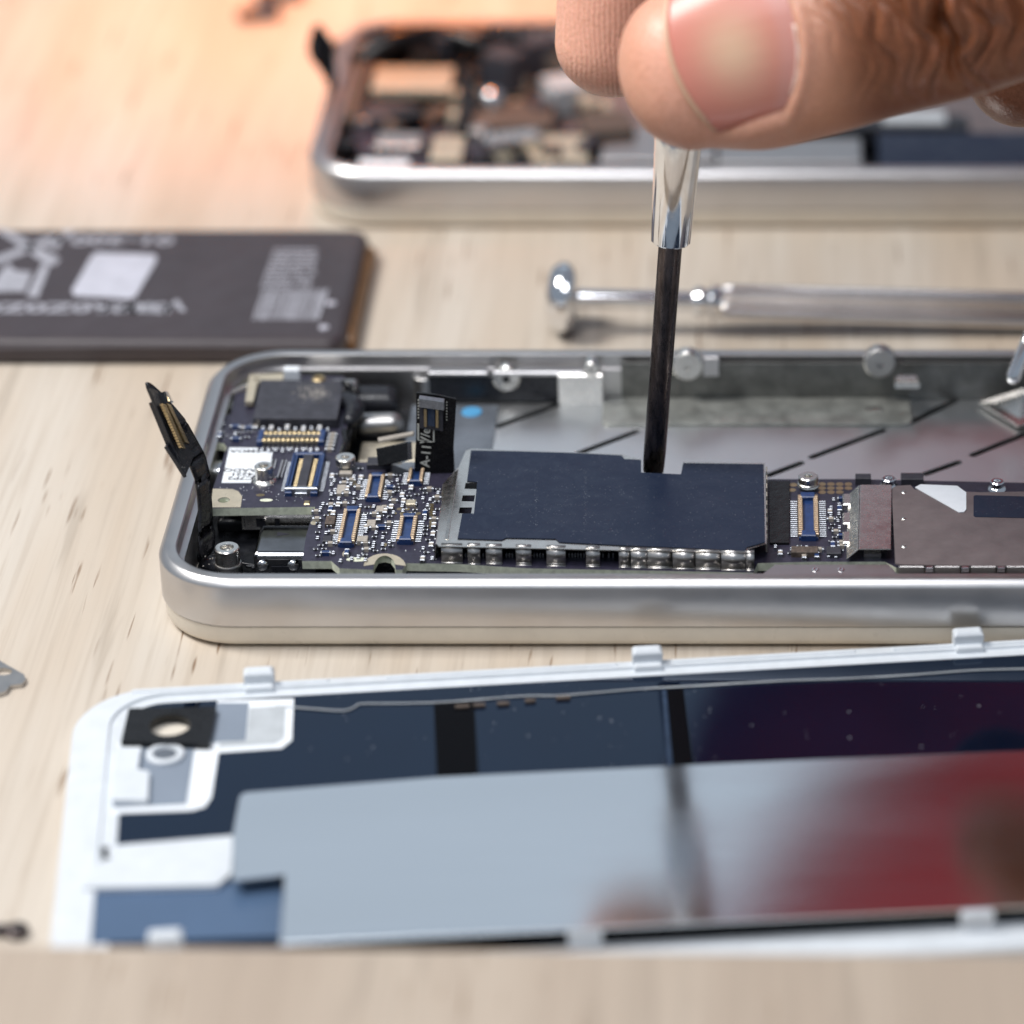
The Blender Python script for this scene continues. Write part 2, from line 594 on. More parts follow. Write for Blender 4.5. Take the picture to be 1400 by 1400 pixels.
        if smooth is not None:
            for p in me.polygons:
                p.use_smooth = True
            me.set_sharp_from_angle(angle=math.radians(smooth))
        if label:
            o["label"] = label
        if kind:
            o["kind"] = kind
        return o


def inst(src, parent, loc, rz=0.0):
    o = src.copy()
    col.objects.link(o)
    o.parent = parent
    pb = BASE[parent.name]
    o.location = (Vector(loc) - pb) * S
    o.rotation_euler = (0, 0, rz)
    BASE[o.name] = Vector(loc)
    return o


def rrect(x0, y0, x1, y1, r, n=10):
    pts = []
    for cx, cy, a0 in ((x1 - r, y0 + r, -90), (x1 - r, y1 - r, 0), (x0 + r, y1 - r, 90), (x0 + r, y0 + r, 180)):
        for i in range(n + 1):
            a = math.radians(a0 + 90 * i / n)
            pts.append((cx + r * math.cos(a), cy + r * math.sin(a)))
    return pts


def circ(cx, cy, r, n=20):
    return [(cx + r * math.cos(2 * math.pi * i / n), cy + r * math.sin(2 * math.pi * i / n)) for i in range(n)]


def tube(mb, pts, ra, rb=None, up=Vector((0, 0, 1)), n=20, mat=None, steps=8, cap=True):
    """smooth tube through pts with elliptical section (ra across 'up', rb along it) and round ends"""
    pts = [Vector(p) for p in pts]
    rb = rb or ra
    N = len(pts)

    def cr(a, t):
        i = min(int(t), N - 2); u = t - i
        g = lambda k: a[max(0, min(N - 1, k))]
        p0, p1, p2, p3 = g(i - 1), g(i), g(i + 1), g(i + 2)
        return p1 + (p2 - p0) * (.5 * u) + (p0 * 2 - p1 * 5 + p2 * 4 - p3) * (.5 * u * u) + (p1 * 3 - p0 - p2 * 3 + p3) * (.5 * u * u * u)
    T = [i / steps for i in range((N - 1) * steps + 1)]
    C = [cr(pts, t) for t in T]
    A = [cr(list(ra), t) for t in T]
    B = [cr(list(rb), t) for t in T]
    rings = []

    def ring(c, tan, a, b_):
        x = tan.cross(up).normalized()
        y = x.cross(tan).normalized()
        return [c + x * (a * math.cos(2 * math.pi * i / n)) + y * (b_ * math.sin(2 * math.pi * i / n)) for i in range(n)]
    tans = [(C[min(i + 1, len(C) - 1)] - C[max(i - 1, 0)]).normalized() for i in range(len(C))]
    if cap:
        for k in range(6, 0, -1):
            q = k / 6 * math.pi / 2 * .97
            rr = min(A[0], B[0])
            rings.append(ring(C[0] - tans[0] * (rr * math.sin(q)), tans[0], A[0] * math.cos(q), B[0] * math.cos(q)))
    for i in range(len(C)):
        rings.append(ring(C[i], tans[i], A[i], B[i]))
    if cap:
        for k in range(1, 7):
            q = k / 6 * math.pi / 2 * .97
            rr = min(A[-1], B[-1])
            rings.append(ring(C[-1] + tans[-1] * (rr * math.sin(q)), tans[-1], A[-1] * math.cos(q), B[-1] * math.cos(q)))
    return mb.loft(rings, mat)


# ------------------------------------------------------------------ the setting: wooden table top and the plank at its near edge
mb = MB()
mb.box(0, 30, -18, 760, 640, 18)
o = mb.build("table_top", "table_wood", bevel=1.0)
tag(o, "pale wooden table top with brown grain flecks under all the parts", None, kind="structure")

pl_y = P(600, 1288, 12)[1]
mb = MB()
mb.box(0, pl_y - 35, 0, 420, 70, 12, rz=-.017)
o = mb.build("wooden_plank", "plank_wood", bevel=2.6, seg=4, loc=(0, pl_y - 35, 0))
tag(o, "blurred pale wooden plank lying in front of the white display panel", "plank")

# ------------------------------------------------------------------ phone shells
X0, Y0, X1, Y1 = -67.8, 0.0, 47.4, 58.8
ZT = 8.7                                     # top of the metal rim


def shell(root, x0, y0, x1, y1, r=9.0):
    def ring(ins, z):
        return [(x, y, z) for x, y in rrect(x0 + ins, y0 + ins, x1 - ins, y1 - ins, r - ins, 12)]
    mb = MB()
    mb.loft([ring(*q) for q in ((.75, 2.9), (.30, 2.92), (.06, 3.05), (.0, 3.3), (.0, 7.85), (.06, 8.0), (.70, 8.64), (.85, 8.70), (1.9, 8.70), (2.05, 8.60), (2.1, 7.0), (2.75, 6.9), (2.8, 1.75), (.75, 1.75))], closed=True)
    mb.build("frame", "alu", root, smooth=28)
    mb = MB()
    mb.loft([ring(*q) for q in ((2.2, 0.0), (1.2, .18), (.6, .6), (.35, 1.2), (.22, 2.86), (2.7, 2.87))], cap1=False)
    mb.loft([ring(2.78, 1.5), ring(2.78, 1.7)])
    mb.build("back_cover", "cream_plastic", root, smooth=40)
    mb = MB()
    mb.loft([ring(2.9, 1.72), ring(2.9, 1.80)])
    mb.build("inner_floor", "black_floor", root)


def boss(root_or_part, name, x, y, z0, h, r, hole, mat="nickel", base_r=0, n=24, recess="blue_plastic"):
    mb = MB()
    prof = [(r, z0), (r, z0 + h - .12), (r - .12, z0 + h), (hole + .08, z0 + h), (hole, z0 + h - .1), (hole, z0 + h - .55), (.02, z0 + h - .56)]
    if base_r:
        prof = [(base_r, z0), (base_r * .93, z0 + .18), (r * 1.08, z0 + .3)] + [(r, z0 + .38)] + prof[1:]
    mb.lathe(prof, (x, y, 0), n, None)
    return mb.build(name, mat, root_or_part, smooth=40)


phone = thing("open_phone", (-10, 29, 0), "sharp silver phone casing opened to show its circuit board under the screwdriver", "phone", "opened phones on the table")
shell(phone, X0, Y0, X1, Y1)

# steel plate of the battery bay, with cut slots
ZP = 3.0
slots_px = [((680, 583), (765, 552)), ((790, 620), (870, 590)), ((1050, 650), (1095, 633)), ((1110, 625), (1208, 588)), ((1245, 577), (1305, 548)),
            ((1265, 648), (1310, 632)), ((1330, 622), (1405, 592)), ((1466, 575), (1505, 557)), ((1480, 648), (1518, 633))]
holes = []
for a, b_ in slots_px:
    A, B = Vector(P(*a, ZP)), Vector(P(*b_, ZP))
    t = (B - A).normalized() * .5
    nrm = Vector((-t.y, t.x))
    lp = []
    for k in range(7):
        q = math.radians(90 + 180 * k / 6)
        lp.append(A + t * math.cos(q) + nrm * math.sin(q))
    for k in range(7):
        q = math.radians(-90 + 180 * k / 6)
        lp.append(B + t * math.cos(q) + nrm * math.sin(q))
    holes.append([tuple(p) for p in lp])
mb = MB()
mb.holed(rrect(-40, 20, X1 - 3.2, Y1 - 3.0, 1.5, 4), holes, ZP - .4, ZP)
mid = mb.build("mid_plate", "steel", phone, bevel=.05, seg=1)

# smoky film strip on the left end of the plate and its blue dot
mb = MB()
xl, xr = P(560, 575, ZP)[0], P(679, 575, ZP)[0]
mb.box((xl + xr) / 2, 39.5, ZP + .02, xr - xl, 29, .12)
fs_ = mb.build("film_strip", "film_clear", phone, bevel=.04, seg=1)
x, y = P(645, 563, ZP + .2)
mb = MB(); mb.lathe([(.02, ZP + .12), (1.3, ZP + .13), (1.2, ZP + .3), (.02, ZP + .34)], (x, y, 0), 20)
mb.build("liquid_dot", "blue_dot", phone, smooth=30)

YWALL = Y1 - 2.8 - .14
# translucent foot strip along the far wall
mb = MB()
pa, pb_ = P(822, 583, ZP), P(1247, 580, ZP)
mb.prism(rrect(pa[0], pa[1], pb_[0], Y1 - 3.1, 1.2, 5), ZP + .05, ZP + .35, None)
st = mb.build("foot_strip", "worn_film", phone, bevel=.1)
mb = MB(); mb.box(13, YWALL, 3.05, 62, .25, 5.0, ch=.05); mb.build("dark_wall_strip", "inner_metal", phone)  # added dark strip: grimy inner finish plus the shade along the wall
for px, py, w_ in ((1195, 560, 2.0), (905, 562, 1.4)):
    x, y = P(px, py, ZP + .4)
    m2 = MB(); m2.box(x, y, ZP + .36, w_, .9, .25, ch=.1); m2.build("clip", "nickel", st)

# far wall furniture --------------------------------------------------
YW = Y1 - 2.8                                # inner face of the far wall


def wall_disc(px, py, r, hole, mat, depth=1.6, name="wall_boss", hm="black_plastic"):
    p = PY(px, py, YW - depth)
    mb = MB()
    prof = [(r, 0), (r, depth - .2), (r - .2, depth), (hole, depth), (hole * .9, depth - .35), (.02, depth - .4)]
    mb.lathe(prof, (0, 0, 0), 24, None)
    mb.xf(0, Matrix.Translation((p.x, YW + .05, p.z)) @ Matrix.Rotation(math.pi / 2, 4, 'X'))
    return mb.build(name, mat, phone, smooth=35)


wall_disc(940, 502, 1.95, .45, "nickel")
wall_disc(1203, 498, 1.95, .55, "alu_dark")
mb = MB(); p = PY(972, 502, YW - 1.0); mb.box(p.x, YW - .5, p.z - 1.2, 1.9, 1.2, 2.6, ch=.2); mb.build("wall_block", "alu", phone)
p = PY(1240, 520, YW - 3); mb = MB(); mb.box(p.x, p.y, p.z - .7, 3.0, 1.6, 1.1, ch=.3); mb.build("wall_clip", "nickel", phone)
# black antenna bar with bright rail and two screws
a, b_ = PY(582, 497, YW - 1.2), PY(822, 497, YW - 1.2)
mb = MB(); mb.box((a.x + b_.x) / 2, YW - .6, 3.2, b_.x - a.x, 1.2, 3.6, ch=.15); bar = mb.build("antenna_bar", "black_plastic", phone)
mb = MB(); q = PY(625, 488, YW - 1.6); mb.box(q.x, YW - .8, 6.95, 7.2, 1.7, .45, ch=.1); mb.build("rail", "alu", bar)
mb = MB(); q = PY(735, 489, YW - 1.6); mb.box(q.x, YW - .8, 6.9, 11, 1.5, .5, ch=.1); mb.build("rail", "alu", bar)
mb = MB(); q = PY(793, 505, YW - 1.6); mb.box(q.x, YW - .9, 3.0, 5.4, 1.8, 4.2, ch=.2); mb.build("bracket", "nickel", bar)
wall_disc(692, 519, 1.7, .5, "nickel", 1.5, "screw_head")
wall_disc(808, 506, 1.0, .3, "nickel", 2.0, "screw_head")
# bright pin and folded bracket at the right edge
p = PY(1386, 515, 48); mb = MB()
tube(mb, [Vector((p.x, 48, p.z)), Vector((p.x + 1.6, 50, p.z + 3.5)), Vector((p.x + 3, 52, p.z + 5.5))], [.9, .85, .8], n=16)
mb.build("antenna_pin", "chrome", phone, smooth=60)
mb = MB()
q = [P3(1338, 552, 3.4), P3(1392, 585, 3.4), P3(1470, 560, 4.4), P3(1400, 532, 5.2)]
mb.slab(q, .25); mb.build("fold_bracket", "nickel", phone, bevel=.08)

# far left corner: motor, camera cradle, clutter ---------------------------------
mb = MB(); q = PY(436, 495, 53); tube(mb, [Vector((q.x - 1.4, 52.5, 5.4)), Vector((q.x + 1.6, 52.5, 5.4))], [1.7, 1.7], n=18); mb.build("vibration_motor", "nickel", phone, smooth=50)
mb = MB(); q = P3(478, 520, 5); mb.box(q.x, 51.0, 3, 3.2, 3.0, 4.6, ch=.3); k = mb.build("camera_cradle", "alu_dark", phone, bevel=.15)
mb = MB(); mb.box(q.x - .2, 49.4, 4.4, 1.5, .5, 1.6, ch=.1); mb.build("lens_window", "nickel", k)
mb = MB(); q = P3(515, 525, 5); mb.box(q.x, 52, 2, 6.0, 4.0, 4.4, ch=.9); mb.build("speaker_box", "black_plastic", phone, bevel=.5, seg=3)
mb = MB(); q = P3(527, 545, 4); tube(mb, [Vector((q.x - 2, 46.5, 4.2)), Vector((q.x + 1.5, 46.5, 4.4))], [1.5, 1.4], n=18); mb.build("sleeve_tube", "alu_dark", phone, smooth=50)
mb = MB(); q = P3(548, 560, 3.4); mb.box(q.x, 41.5, 2.2, 8.0, 5.0, 1.1, ch=.2); mb.build("cream_spacer", "cream_pad", phone, bevel=.1)
mb = MB(); q = P3(525, 590, 3); mb.box(q.x + 1.5, 35.5, 1.8, 13, 6.5, 1.25, ch=.2); mb.build("lower_tray", "film_clear", phone, bevel=.1)
mb = MB(); q = P3(520, 620, 3); mb.box(q.x + 1, 29.8, 1.8, 9, 4.5, 1.0, ch=.2); mb.build("steel_tray", "steel", phone, bevel=.1)
boss(phone, "post", *P(580, 515, 6), 2, 4.3, 1.4, .5, "alu_dark")
boss(phone, "post", *P(556, 494, 7), 2, 5.4, 1.3, .5, "alu")
mb = MB(); q = P3(330, 500, 6); tube(mb, [Vector((q.x - 1.8, 50.5, 4.5)), Vector((q.x + 1, 53.0, 5.0)), Vector((q.x + 4, 54.2, 5.0))], [1.2, 1.3, 1.2], n=16); mb.build("rubber_gasket", "rubber", phone, smooth=60)
mb = MB(); q = P3(346, 494, 7); tube(mb, [Vector((q.x - 2, 50.2, 6.4)), Vector((q.x + .6, 52.2, 6.7)), Vector((q.x + 3, 53, 6.6))], [.45, .5, .45], n=12); mb.build("seal_lip", "alu_dark", phone, smooth=60)
mb = MB(); mb.slab([P3(299, 560, 5.2), P3(325, 560, 5.2), P3(328, 524, 5.6), P3(310, 524, 5.6)], .3); mb.build("pale_tab", "tape", phone, bevel=.08)

# near left cavity --------------------------------------------------------------
x, y = P(310, 748, 5.6)
b1 = boss(phone, "screw_post", x, y, 1.8, 3.8, 1.42, .72, "nickel", n=28)
mb = MB(); mb.lathe([(1.5, 3.2), (1.56, 3.3), (1.56, 3.55), (1.5, 3.65)], (x, y, 0), 28); mb.build("collar", "alu_dark", b1, smooth=40)
# steel socket housing with folded front lip
a, b_ = P(346, 756, 4.6), P(421, 716, 4.6)
mb = MB(); mb.box((a[0] + b_[0]) / 2 + .8, (a[1] + b_[1]) / 2, 1.8, b_[0] - a[0] + 1.6, b_[1] - a[1], 2.8, ch=.35)
so = mb.build("socket_housing", "dark_chrome", phone, bevel=.15)
mb = MB(); mb.box((a[0] + b_[0]) / 2 + .9, a[1] + .1, 3.75, b_[0] - a[0] + 1.0, .5, .75, ch=.25); mb.build("folded_lip", "chrome", so, bevel=.1)
mb = MB()
for px in (361, 403):
    q = P3(px, 768, 2.8); mb.lathe([(.75, 0), (.7, .2), (.4, .38), (.02, .42)], (q.x, a[1] - .05, 3.0), 14, mtx=Matrix.Rotation(math.pi / 2, 4, 'X'))
mb.build("lip_bump", "chrome", so, smooth=60)
mb = MB(); mb.box((a[0] + b_[0]) / 2 + .6, a[1] - .22, 2.2, 2.6, .3, .8); mb.build("lip_slot", "black_plastic", so)
mb = MB(); q = P3(386, 730, 4.62); mb.sheet([(q.x - .6, q.y - .5, 4.615), (q.x + .9, q.y, 4.615), (q.x - .6, q.y + .5, 4.615)]); mb.build("arrow_mark", "ink", so)
# silver cage under the raised end of the board
zb = 6.6
a, b_ = P(330, 704, 5.4), P(428, 704, 5.4)
mb = MB()
mb.box((a[0] + b_[0]) / 2, a[1] + 1.3, 3.6, b_[0] - a[0], 2.4, 1.9)
cg = mb.build("socket_cage", "black_plastic", phone)
yf = a[1] + .05
for x0_, x1_, z0_, z1_ in ((0, 1, 4.95, 5.5), (0, 1, 3.5, 3.75), (0, .03, 3.75, 4.95), (.04, .20, 3.75, 4.95), (.33, .46, 3.75, 4.95), (.53, 1, 3.75, 4.95)):
    w_ = b_[0] - a[0]
    mb = MB(); mb.box(a[0] + w_ * (x0_ + x1_) / 2, yf, z0_, w_ * (x1_ - x0_), .2, z1_ - z0_); mb.build("cage_strip", "nickel", cg)
# black rubber bits beside the left wall
for pts in ([(262, 758, 2.5), (270, 730, 2.8), (276, 712, 3.0)], [(272, 700, 3.4), (278, 688, 3.6)], [(288, 772, 2.2), (300, 778, 2.2), (318, 780, 2.2)]):
    mb = MB(); tube(mb, [P3(*q) for q in pts], [1.2] * len(pts), n=14); mb.build("rubber_pad", "black_plastic", phone, smooth=60)
mb = MB(); q = P3(300, 640, 4); mb.lathe([(1.9, 1.8), (1.9, 4.0), (1.5, 4.6), (.8, 4.9), (.02, 4.95)], (q.x, q.y, 0), 20); mb.build("camera_lens", "chrome", phone, smooth=35)
mb = MB(); q = P3(350, 690, 3); mb.box(q.x, q.y, 1.8, 8, 9, 1.6, ch=.4); mb.build("camera_body", "black_plastic", phone, bevel=.2)
# lint and grit
mb = MB()
for k in range(90):
    t = rnd.random()
    q = P3(268 + 22 * t + rnd.gauss(0, 5), 690 + 85 * t + rnd.gauss(0, 4), 2.6 + rnd.random() * 1.6)
    mb.box(q.x, q.y, q.z, .06 + rnd.random() * .12, .06 + rnd.random() * .2, .05 + rnd.random() * .1, rz=rnd.random() * 3)
mb.build("lint", "lint", phone, kind="stuff")
mb = MB()
for k in range(3):
    pts = [P3(330 + 8 * k + 40 * t, 770 + 3 * math.sin(3 * t + k) + 2 * k, 2.3) for t in (0, .5, 1, 1.6, 2.2)]
    tube(mb, pts, [.22] * 5, n=8)
    mb2 = mb
mb.build("antenna_wire", "black_plastic", phone, smooth=60)

# ------------------------------------------------------------------ circuit board
outline_px = [(270, 603), (276, 577), (298, 577), (303, 568), (316, 566), (322, 531), (342, 528), (346, 512), (470, 514), (478, 560), (473, 592), (464, 619), (468, 632),
              (503, 632), (540, 636), (575, 650), (640, 640), (646, 650), (868, 660), (874, 682), (938, 684), (944, 664), (1046, 662), (1050, 655), (1170, 655), (1400, 660), (1560, 660),
              (1560, 776), (1225, 776), (1210, 768), (1110, 768), (1036, 770), (1030, 783), (720, 777), (626, 771), (556, 770), (550, 779), (541, 779), (539, 767), (534, 760), (526, 758), (517, 760), (512, 768), (510, 779),
              (464, 777), (453, 767), (413, 767), (419, 730), (431, 693), (289, 695), (288, 690), (291, 668), (310, 612), (306, 606)]
outline = [P(px, py, zb) for px, py in outline_px]
hole = circ(*P(306, 684, zb), .62, 16)
mb = MB(); mb.holed(outline, [hole], zb - 1.0, zb, "pcb_edge")
board = mb.build("circuit_board", "pcb_edge", phone)
me = board.data
me.materials.append(MATS["pcb"])
for p in me.polygons:
    p.material_index = 1 if p.normal.z > .5 else 0


def B(name, px, py, w_, d, h, mat, z=None, ch=0.0, rz=0.0, parent=None, bevel=0.0, dx=0, dy=0):
    z = zb if z is None else z
    x, y = P(px, py, z)
    mb = MB(); mb.box(x + dx, y + dy, z, w_, d, h, ch=ch, rz=rz)
    return mb.build(name, mat, parent or board, bevel=bevel, loc=(x, y, z))


# cream ground pads
def pad(px_poly, mat, t=.03, name="ground_pad"):
    mb = MB(); mb.holed([P(a, b_, zb) for a, b_ in px_poly], [], zb + .005, zb + t); return mb.build(name, mat, board)


mb = MB(); mb.holed([P(a, b_, zb) for a, b_ in ((289, 694), (288.5, 689), (291, 668.5), (318, 669), (326, 672), (331, 679), (329, 694))], [circ(*P(306, 684, zb), .68, 16)], zb + .005, zb + .04)
mb.build("ground_pad", "cream_pad", board)
arch = [P(526 + 29 * math.cos(t), 775 - 18 * math.sin(t) * 1.0, zb) for t in np.linspace(.05, math.pi - .05, 14)] + [P(526 + 15 * math.cos(t), 777 - 17 * math.sin(t), zb + .0) for t in np.linspace(math.pi - .3, .3, 10)]
mb = MB(); mb.holed(arch, [], zb + .005, zb + .04); mb.build("ground_pad", "cream_pad", board)
for px, py, rx, ry, mat in ((285, 604, .62, .55, "gold"), (364, 684, .75, .35, "pcb_edge"), (356, 677, .5, .3, "gold"), (430, 715, .45, .5, "cream_pad"), (488, 765, 1.2, .5, "pcb_edge"), (494, 652, .35, .4, "gold"), (485, 663, .35, .4, "gold"),
                            (452, 703, .3, .25, "gold"), (525, 745, .35, .45, "gold"), (504, 693, .35, .35, "gold"), (473, 757, .4, .8, "cream_pad")):
    x, y = P(px, py, zb)
    mb = MB(); mb.prism([(x + rx * math.cos(a), y + ry * math.sin(a)) for a in np.linspace(0, 2 * math.pi, 16, endpoint=False)], zb + .004, zb + .03); mb.build("contact_pad", mat, board)

# large flat module at the far end
a, b_, c_, d_ = P(346, 572, zb + 1.3), P(461, 573, zb + 1.3), P(471, 520, zb + 1.3), P(356, 519, zb + 1.3)
mb = MB(); mb.prism([a, b_, c_, d_], zb, zb + 1.3)
ch_ = mb.build("module_chip", "chip", board, bevel=.08)
mb = MB(); mb.prism([(a[0] + .05, a[1] - .06), (b_[0] - .05, b_[1] - .06), (b_[0] - .05, b_[1]), (a[0] + .05, a[1])], zb + .25, zb + 1.1); mb.build("worn_side", "chip_side", ch_) if False else None
mb = MB()
for k in range(260):
    q = P3(430 + rnd.gauss(0, 11), 537 + rnd.gauss(0, 5), zb + 1.31)
    mb.box(q.x, q.y, q.z - .005, .05 + rnd.random() * .13, .05 + rnd.random() * .12, .012)
for k in range(200):
    q = P3(347 + 113 * rnd.random(), 573, zb + 1.3)
    mb.box(q.x, a[1] - .005, zb + .15 + rnd.random() ** 2 * .9, .06 + rnd.random() * .3, .02, .04 + rnd.random() * .16)
mb.build("glue_residue", "lint", phone, kind="stuff")
mb = MB(); mb.holed([P(p_, q_, zb + .9) for p_, q_ in ((335, 549), (341, 512), (388, 510), (386, 522), (352, 522), (346, 549))], [circ(*P(351, 518, zb + .9), .35, 12)], zb + .3, zb + .9); mb.build("cream_bracket", "cream_pad", board, bevel=.06)
B("white_block", 400, 517, 1.9, 1.2, 1.4, "label", z=zb + .6, ch=.1)
x, y = P(436, 519, zb + 1.2); boss(board, "gold_ring", x, y, zb, 1.5, .85, .4, "gold", n=18)
# black folded ribbon right of the module
mb = MB()
rib = []
for px, py, z in ((468, 520, 8.3), (480, 523, 8.6), (490, 535, 8.0), (491, 556, 6.8), (484, 578, 6.6), (476, 600, 6.9)):
    rib.append(P3(px, py, z))
for i in range(len(rib) - 1):
    a_, b2 = rib[i], rib[i + 1]
    mb.add([a_ + Vector((0, 0, .05)), b2 + Vector((0, 0, .05)), b2 + Vector((-.4, -.3, -3.2)), a_ + Vector((-.4, -.3, -3.2))], [[0, 1, 2, 3]])
o = mb.build("folded_ribbon", "flex", phone, smooth=60)
sm = o.modifiers.new("sol", 'SOLIDIFY'); sm.thickness = .18 * S
mb = MB(); q = P3(484, 560, 7); tube(mb, [q + Vector((-1, 2.5, 0)), q + Vector((0.2, 0, .3)), q + Vector((-.2, -2.5, -.2))], [1.1, 1.2, .9], n=14); mb.build("rubber_boot", "black_plastic", phone, smooth=60)
mb = MB(); tube(mb, [P3(470, 590, 7.3), P3(472, 606, 7.4), P3(468, 622, 6.9)], [.35, .25, .3], n=10); mb.build("thin_cable", "flex", phone, smooth=60)

# gold two-row connector
def row_connector(px, py, w_, d, n, name="gold_connector"):
    x, y = P(px, py, zb)
    mb = MB()
    mb.box(x, y, zb, w_, d * .82, .35, "black_plastic", ch=.06)
    for s_ in (-1, 1):
        mb.box(x + s_ * w_ * .46, y, zb, w_ * .09, d * .95, .75, "blue_plastic", ch=.12)
    for k in range(n):
        xx = x + (k - (n - 1) / 2) * w_ * .86 / n
        for s_ in (-1, 1):
            mb.box(xx, y + s_ * d * .27, zb + .3, w_ * .86 / n * .72, d * .26, .45, "gold", ch=.1)
            mb.box(xx, y + s_ * d * .62, zb, w_ * .86 / n * .5, d * .26, .16, "solder", ch=.05)
    mb.box(x, y, zb + .3, w_ * .86, d * .10, .32, "solder")
    return mb.build(name, "gold", board, loc=(x, y, zb))


row_connector(399, 602, 7.9, 3.2, 12)


def side_connector(px, py, w_, d, n, big=False, name="board_connector"):
    x, y = P(px, py, zb)
    mb = MB()
    h = .95 if big else .8
    if big:
        mb.box(x, y, zb, w_ * .86, d, .25, "black_plastic")
        for s_ in (-1, 1):
            mb.box(x + s_ * w_ * .42, y, zb, w_ * .09, d, h, "blue_plastic", ch=.1)
            mb.box(x, y + s_ * d * .475, zb, w_ * .93, d * .06, h, "blue_plastic" if s_ > 0 else "solder", ch=.1)
            mb.box(x + s_ * w_ * .335, y, zb + .2, w_ * .05, d * .86, h - .3, "blue_plastic")
        mb.box(x, y, zb + .2, w_ * .27, d * .86, .72, "chip", ch=.06)
        for k in range(n):
            yy = y + (k - (n - 1) / 2) * d * .82 / n
            for s_ in (-1, 1):
                mb.box(x + s_ * w_ * .205, yy, zb + .2, w_ * .11, d * .82 / n * .5, .32, "gold", ch=.04)
                mb.box(x + s_ * w_ * .54, yy, zb, w_ * .13, d * .82 / n * .5, .13, "solder", ch=.03)
        mb.box(x, y - d * .52, zb, w_ * .34, d * .05, .5, "solder", ch=.08)
        mb.box(x - w_ * .36, y - d * .515, zb, w_ * .2, d * .05, .55, "blue_plastic", ch=.08)
        mb.box(x + w_ * .36, y - d * .515, zb, w_ * .2, d * .05, .55, "blue_plastic", ch=.08)
    else:
        mb.box(x, y, zb, w_ * .52, d * .96, .3, "blue_plastic")
        for s_ in (-1, 1):
            mb.box(x + s_ * w_ * .21, y, zb, w_ * .13, d * .90, h * .9, "tan_gold", ch=.07)
            mb.box(x, y + s_ * d * .44, zb, w_ * .40, d * .12, h, "blue_plastic", ch=.12)
        for k in range(n):
            yy = y + (k - (n - 1) / 2) * d * .84 / n
            for s_ in (-1, 1):
                mb.box(x + s_ * w_ * .39, yy, zb, w_ * .19, d * .84 / n * .55, .17, "solder", ch=.05)
                mb.box(x + s_ * w_ * .215, yy, zb + h * .85, w_ * .10, d * .84 / n * .6, .1, "tan_gold", ch=.03)
    return mb.build(name, "blue_plastic", board, loc=(x, y, zb))


side_connector(418, 652, 4.1, 9.0, 18, True)
side_connector(513, 670, 3.4, 6.0, 10)
side_connector(478, 724, 3.5, 8.6, 15)
side_connector(557, 727, 3.6, 6.2, 10)
side_connector(1105, 710, 4.2, 10.4, 18)
side_connector(569, 655, 3.2, 3.6, 6)

# round standoffs
boss(board, "standoff", *P(362, 657, zb), zb, 2.0, 1.08, .5, "nickel", base_r=1.5)
boss(board, "standoff", *P(473, 641, zb), zb + .6, 1.0, 1.15, .42, "nickel")
boss(board, "standoff", *P(1105, 668, zb), zb + .5, 1.2, 1.15, .42, "nickel", base_r=1.3)
boss(board, "standoff", *P(1215, 664, zb), zb, 1.0, .8, .42, "chrome", base_r=1.1)
boss(board, "standoff", *P(1363, 668, zb), zb, 1.0, .8, .42, "chrome", base_r=1.1)
B("standoff_foot", 473, 650, 1.5, .8, .5, "cap_body", ch=.1)

# label with its print
mb = MB()
lab = [(313.6, 612.5), (352.5, 613), (354, 618), (373, 618.6), (368.6, 639), (352, 641), (350, 649.3), (345.7, 651), (343, 660.7), (303, 660.7)]
mb.holed([P(p_, q_, zb) for p_, q_ in lab], [], zb + .01, zb + .07)
lb = mb.build("label_sticker", "label", board, label="white printed label sticker")
mb = MB()
ROT = Matrix.Rotation(math.pi, 4, 'Z')
for body, px, py, sz in (("SMDA", 335.5, 617.4, .95), ("7AADQ", 332.5, 643.5, .95), ("4221", 331, 649, .92), ("C7P2", 329, 654.4, .95)):
    x, y = P(px, py, zb)
    mb.text(body, sz * 1.15, Matrix.Translation((x, y, zb + .078)) @ ROT @ Matrix.Scale(1.25, 4, (1, 0, 0)), "ink")
mb.build("lettering", "ink", lb, recalc=False) if False else mb.build("lettering", "ink", board, recalc=False)

# ceramic capacitors and chips, one by one
mb = MB()
mb.box(0, 0, 0, .55, .52, .46, "cap_body", ch=.05)
for s_ in (-1, 1):
    mb.box(s_ * .4, 0, 0, .27, .55, .5, "solder", ch=.08)
CAP = mb.build("capacitor", "cap_body", board, loc=BASE[board.name])
mb = MB()
mb.box(0, 0, 0, .30, .34, .30, "chip", ch=.04)
for s_ in (-1, 1):
    mb.box(s_ * .22, 0, 0, .15, .36, .32, "solder", ch=.06)
SMALL = mb.build("resistor", "chip", board, loc=BASE[board.name])
mb = MB()
mb.box(0, 0, 0, .9, .5, .5, "blue_plastic", ch=.05)
for s_ in (-1, 1):
    mb.box(s_ * .5, 0, 0, .22, .55, .55, "solder", ch=.08)
BLUE = mb.build("blue_capacitor", "blue_plastic", board, loc=BASE[board.name])
for s_ in (CAP, SMALL, BLUE):      # meshes were written about the origin
    for v in s_.data.vertices:
        v.co += BASE[board.name] * S
first = {"c": CAP, "r": SMALL, "b": BLUE}
seen = set()


def comp(kind, px, py, rz=0.0, z=None):
    z = zb if z is None else z
    x, y = P(px, py, z)
    src = first[kind]
    if kind not in seen:
        seen.add(kind)
        src.location = (Vector((x, y, z)) - BASE[board.name]) * S
        src.rotation_euler = (0, 0, rz)
        return src
    return inst(src, board, (x, y, z), rz)


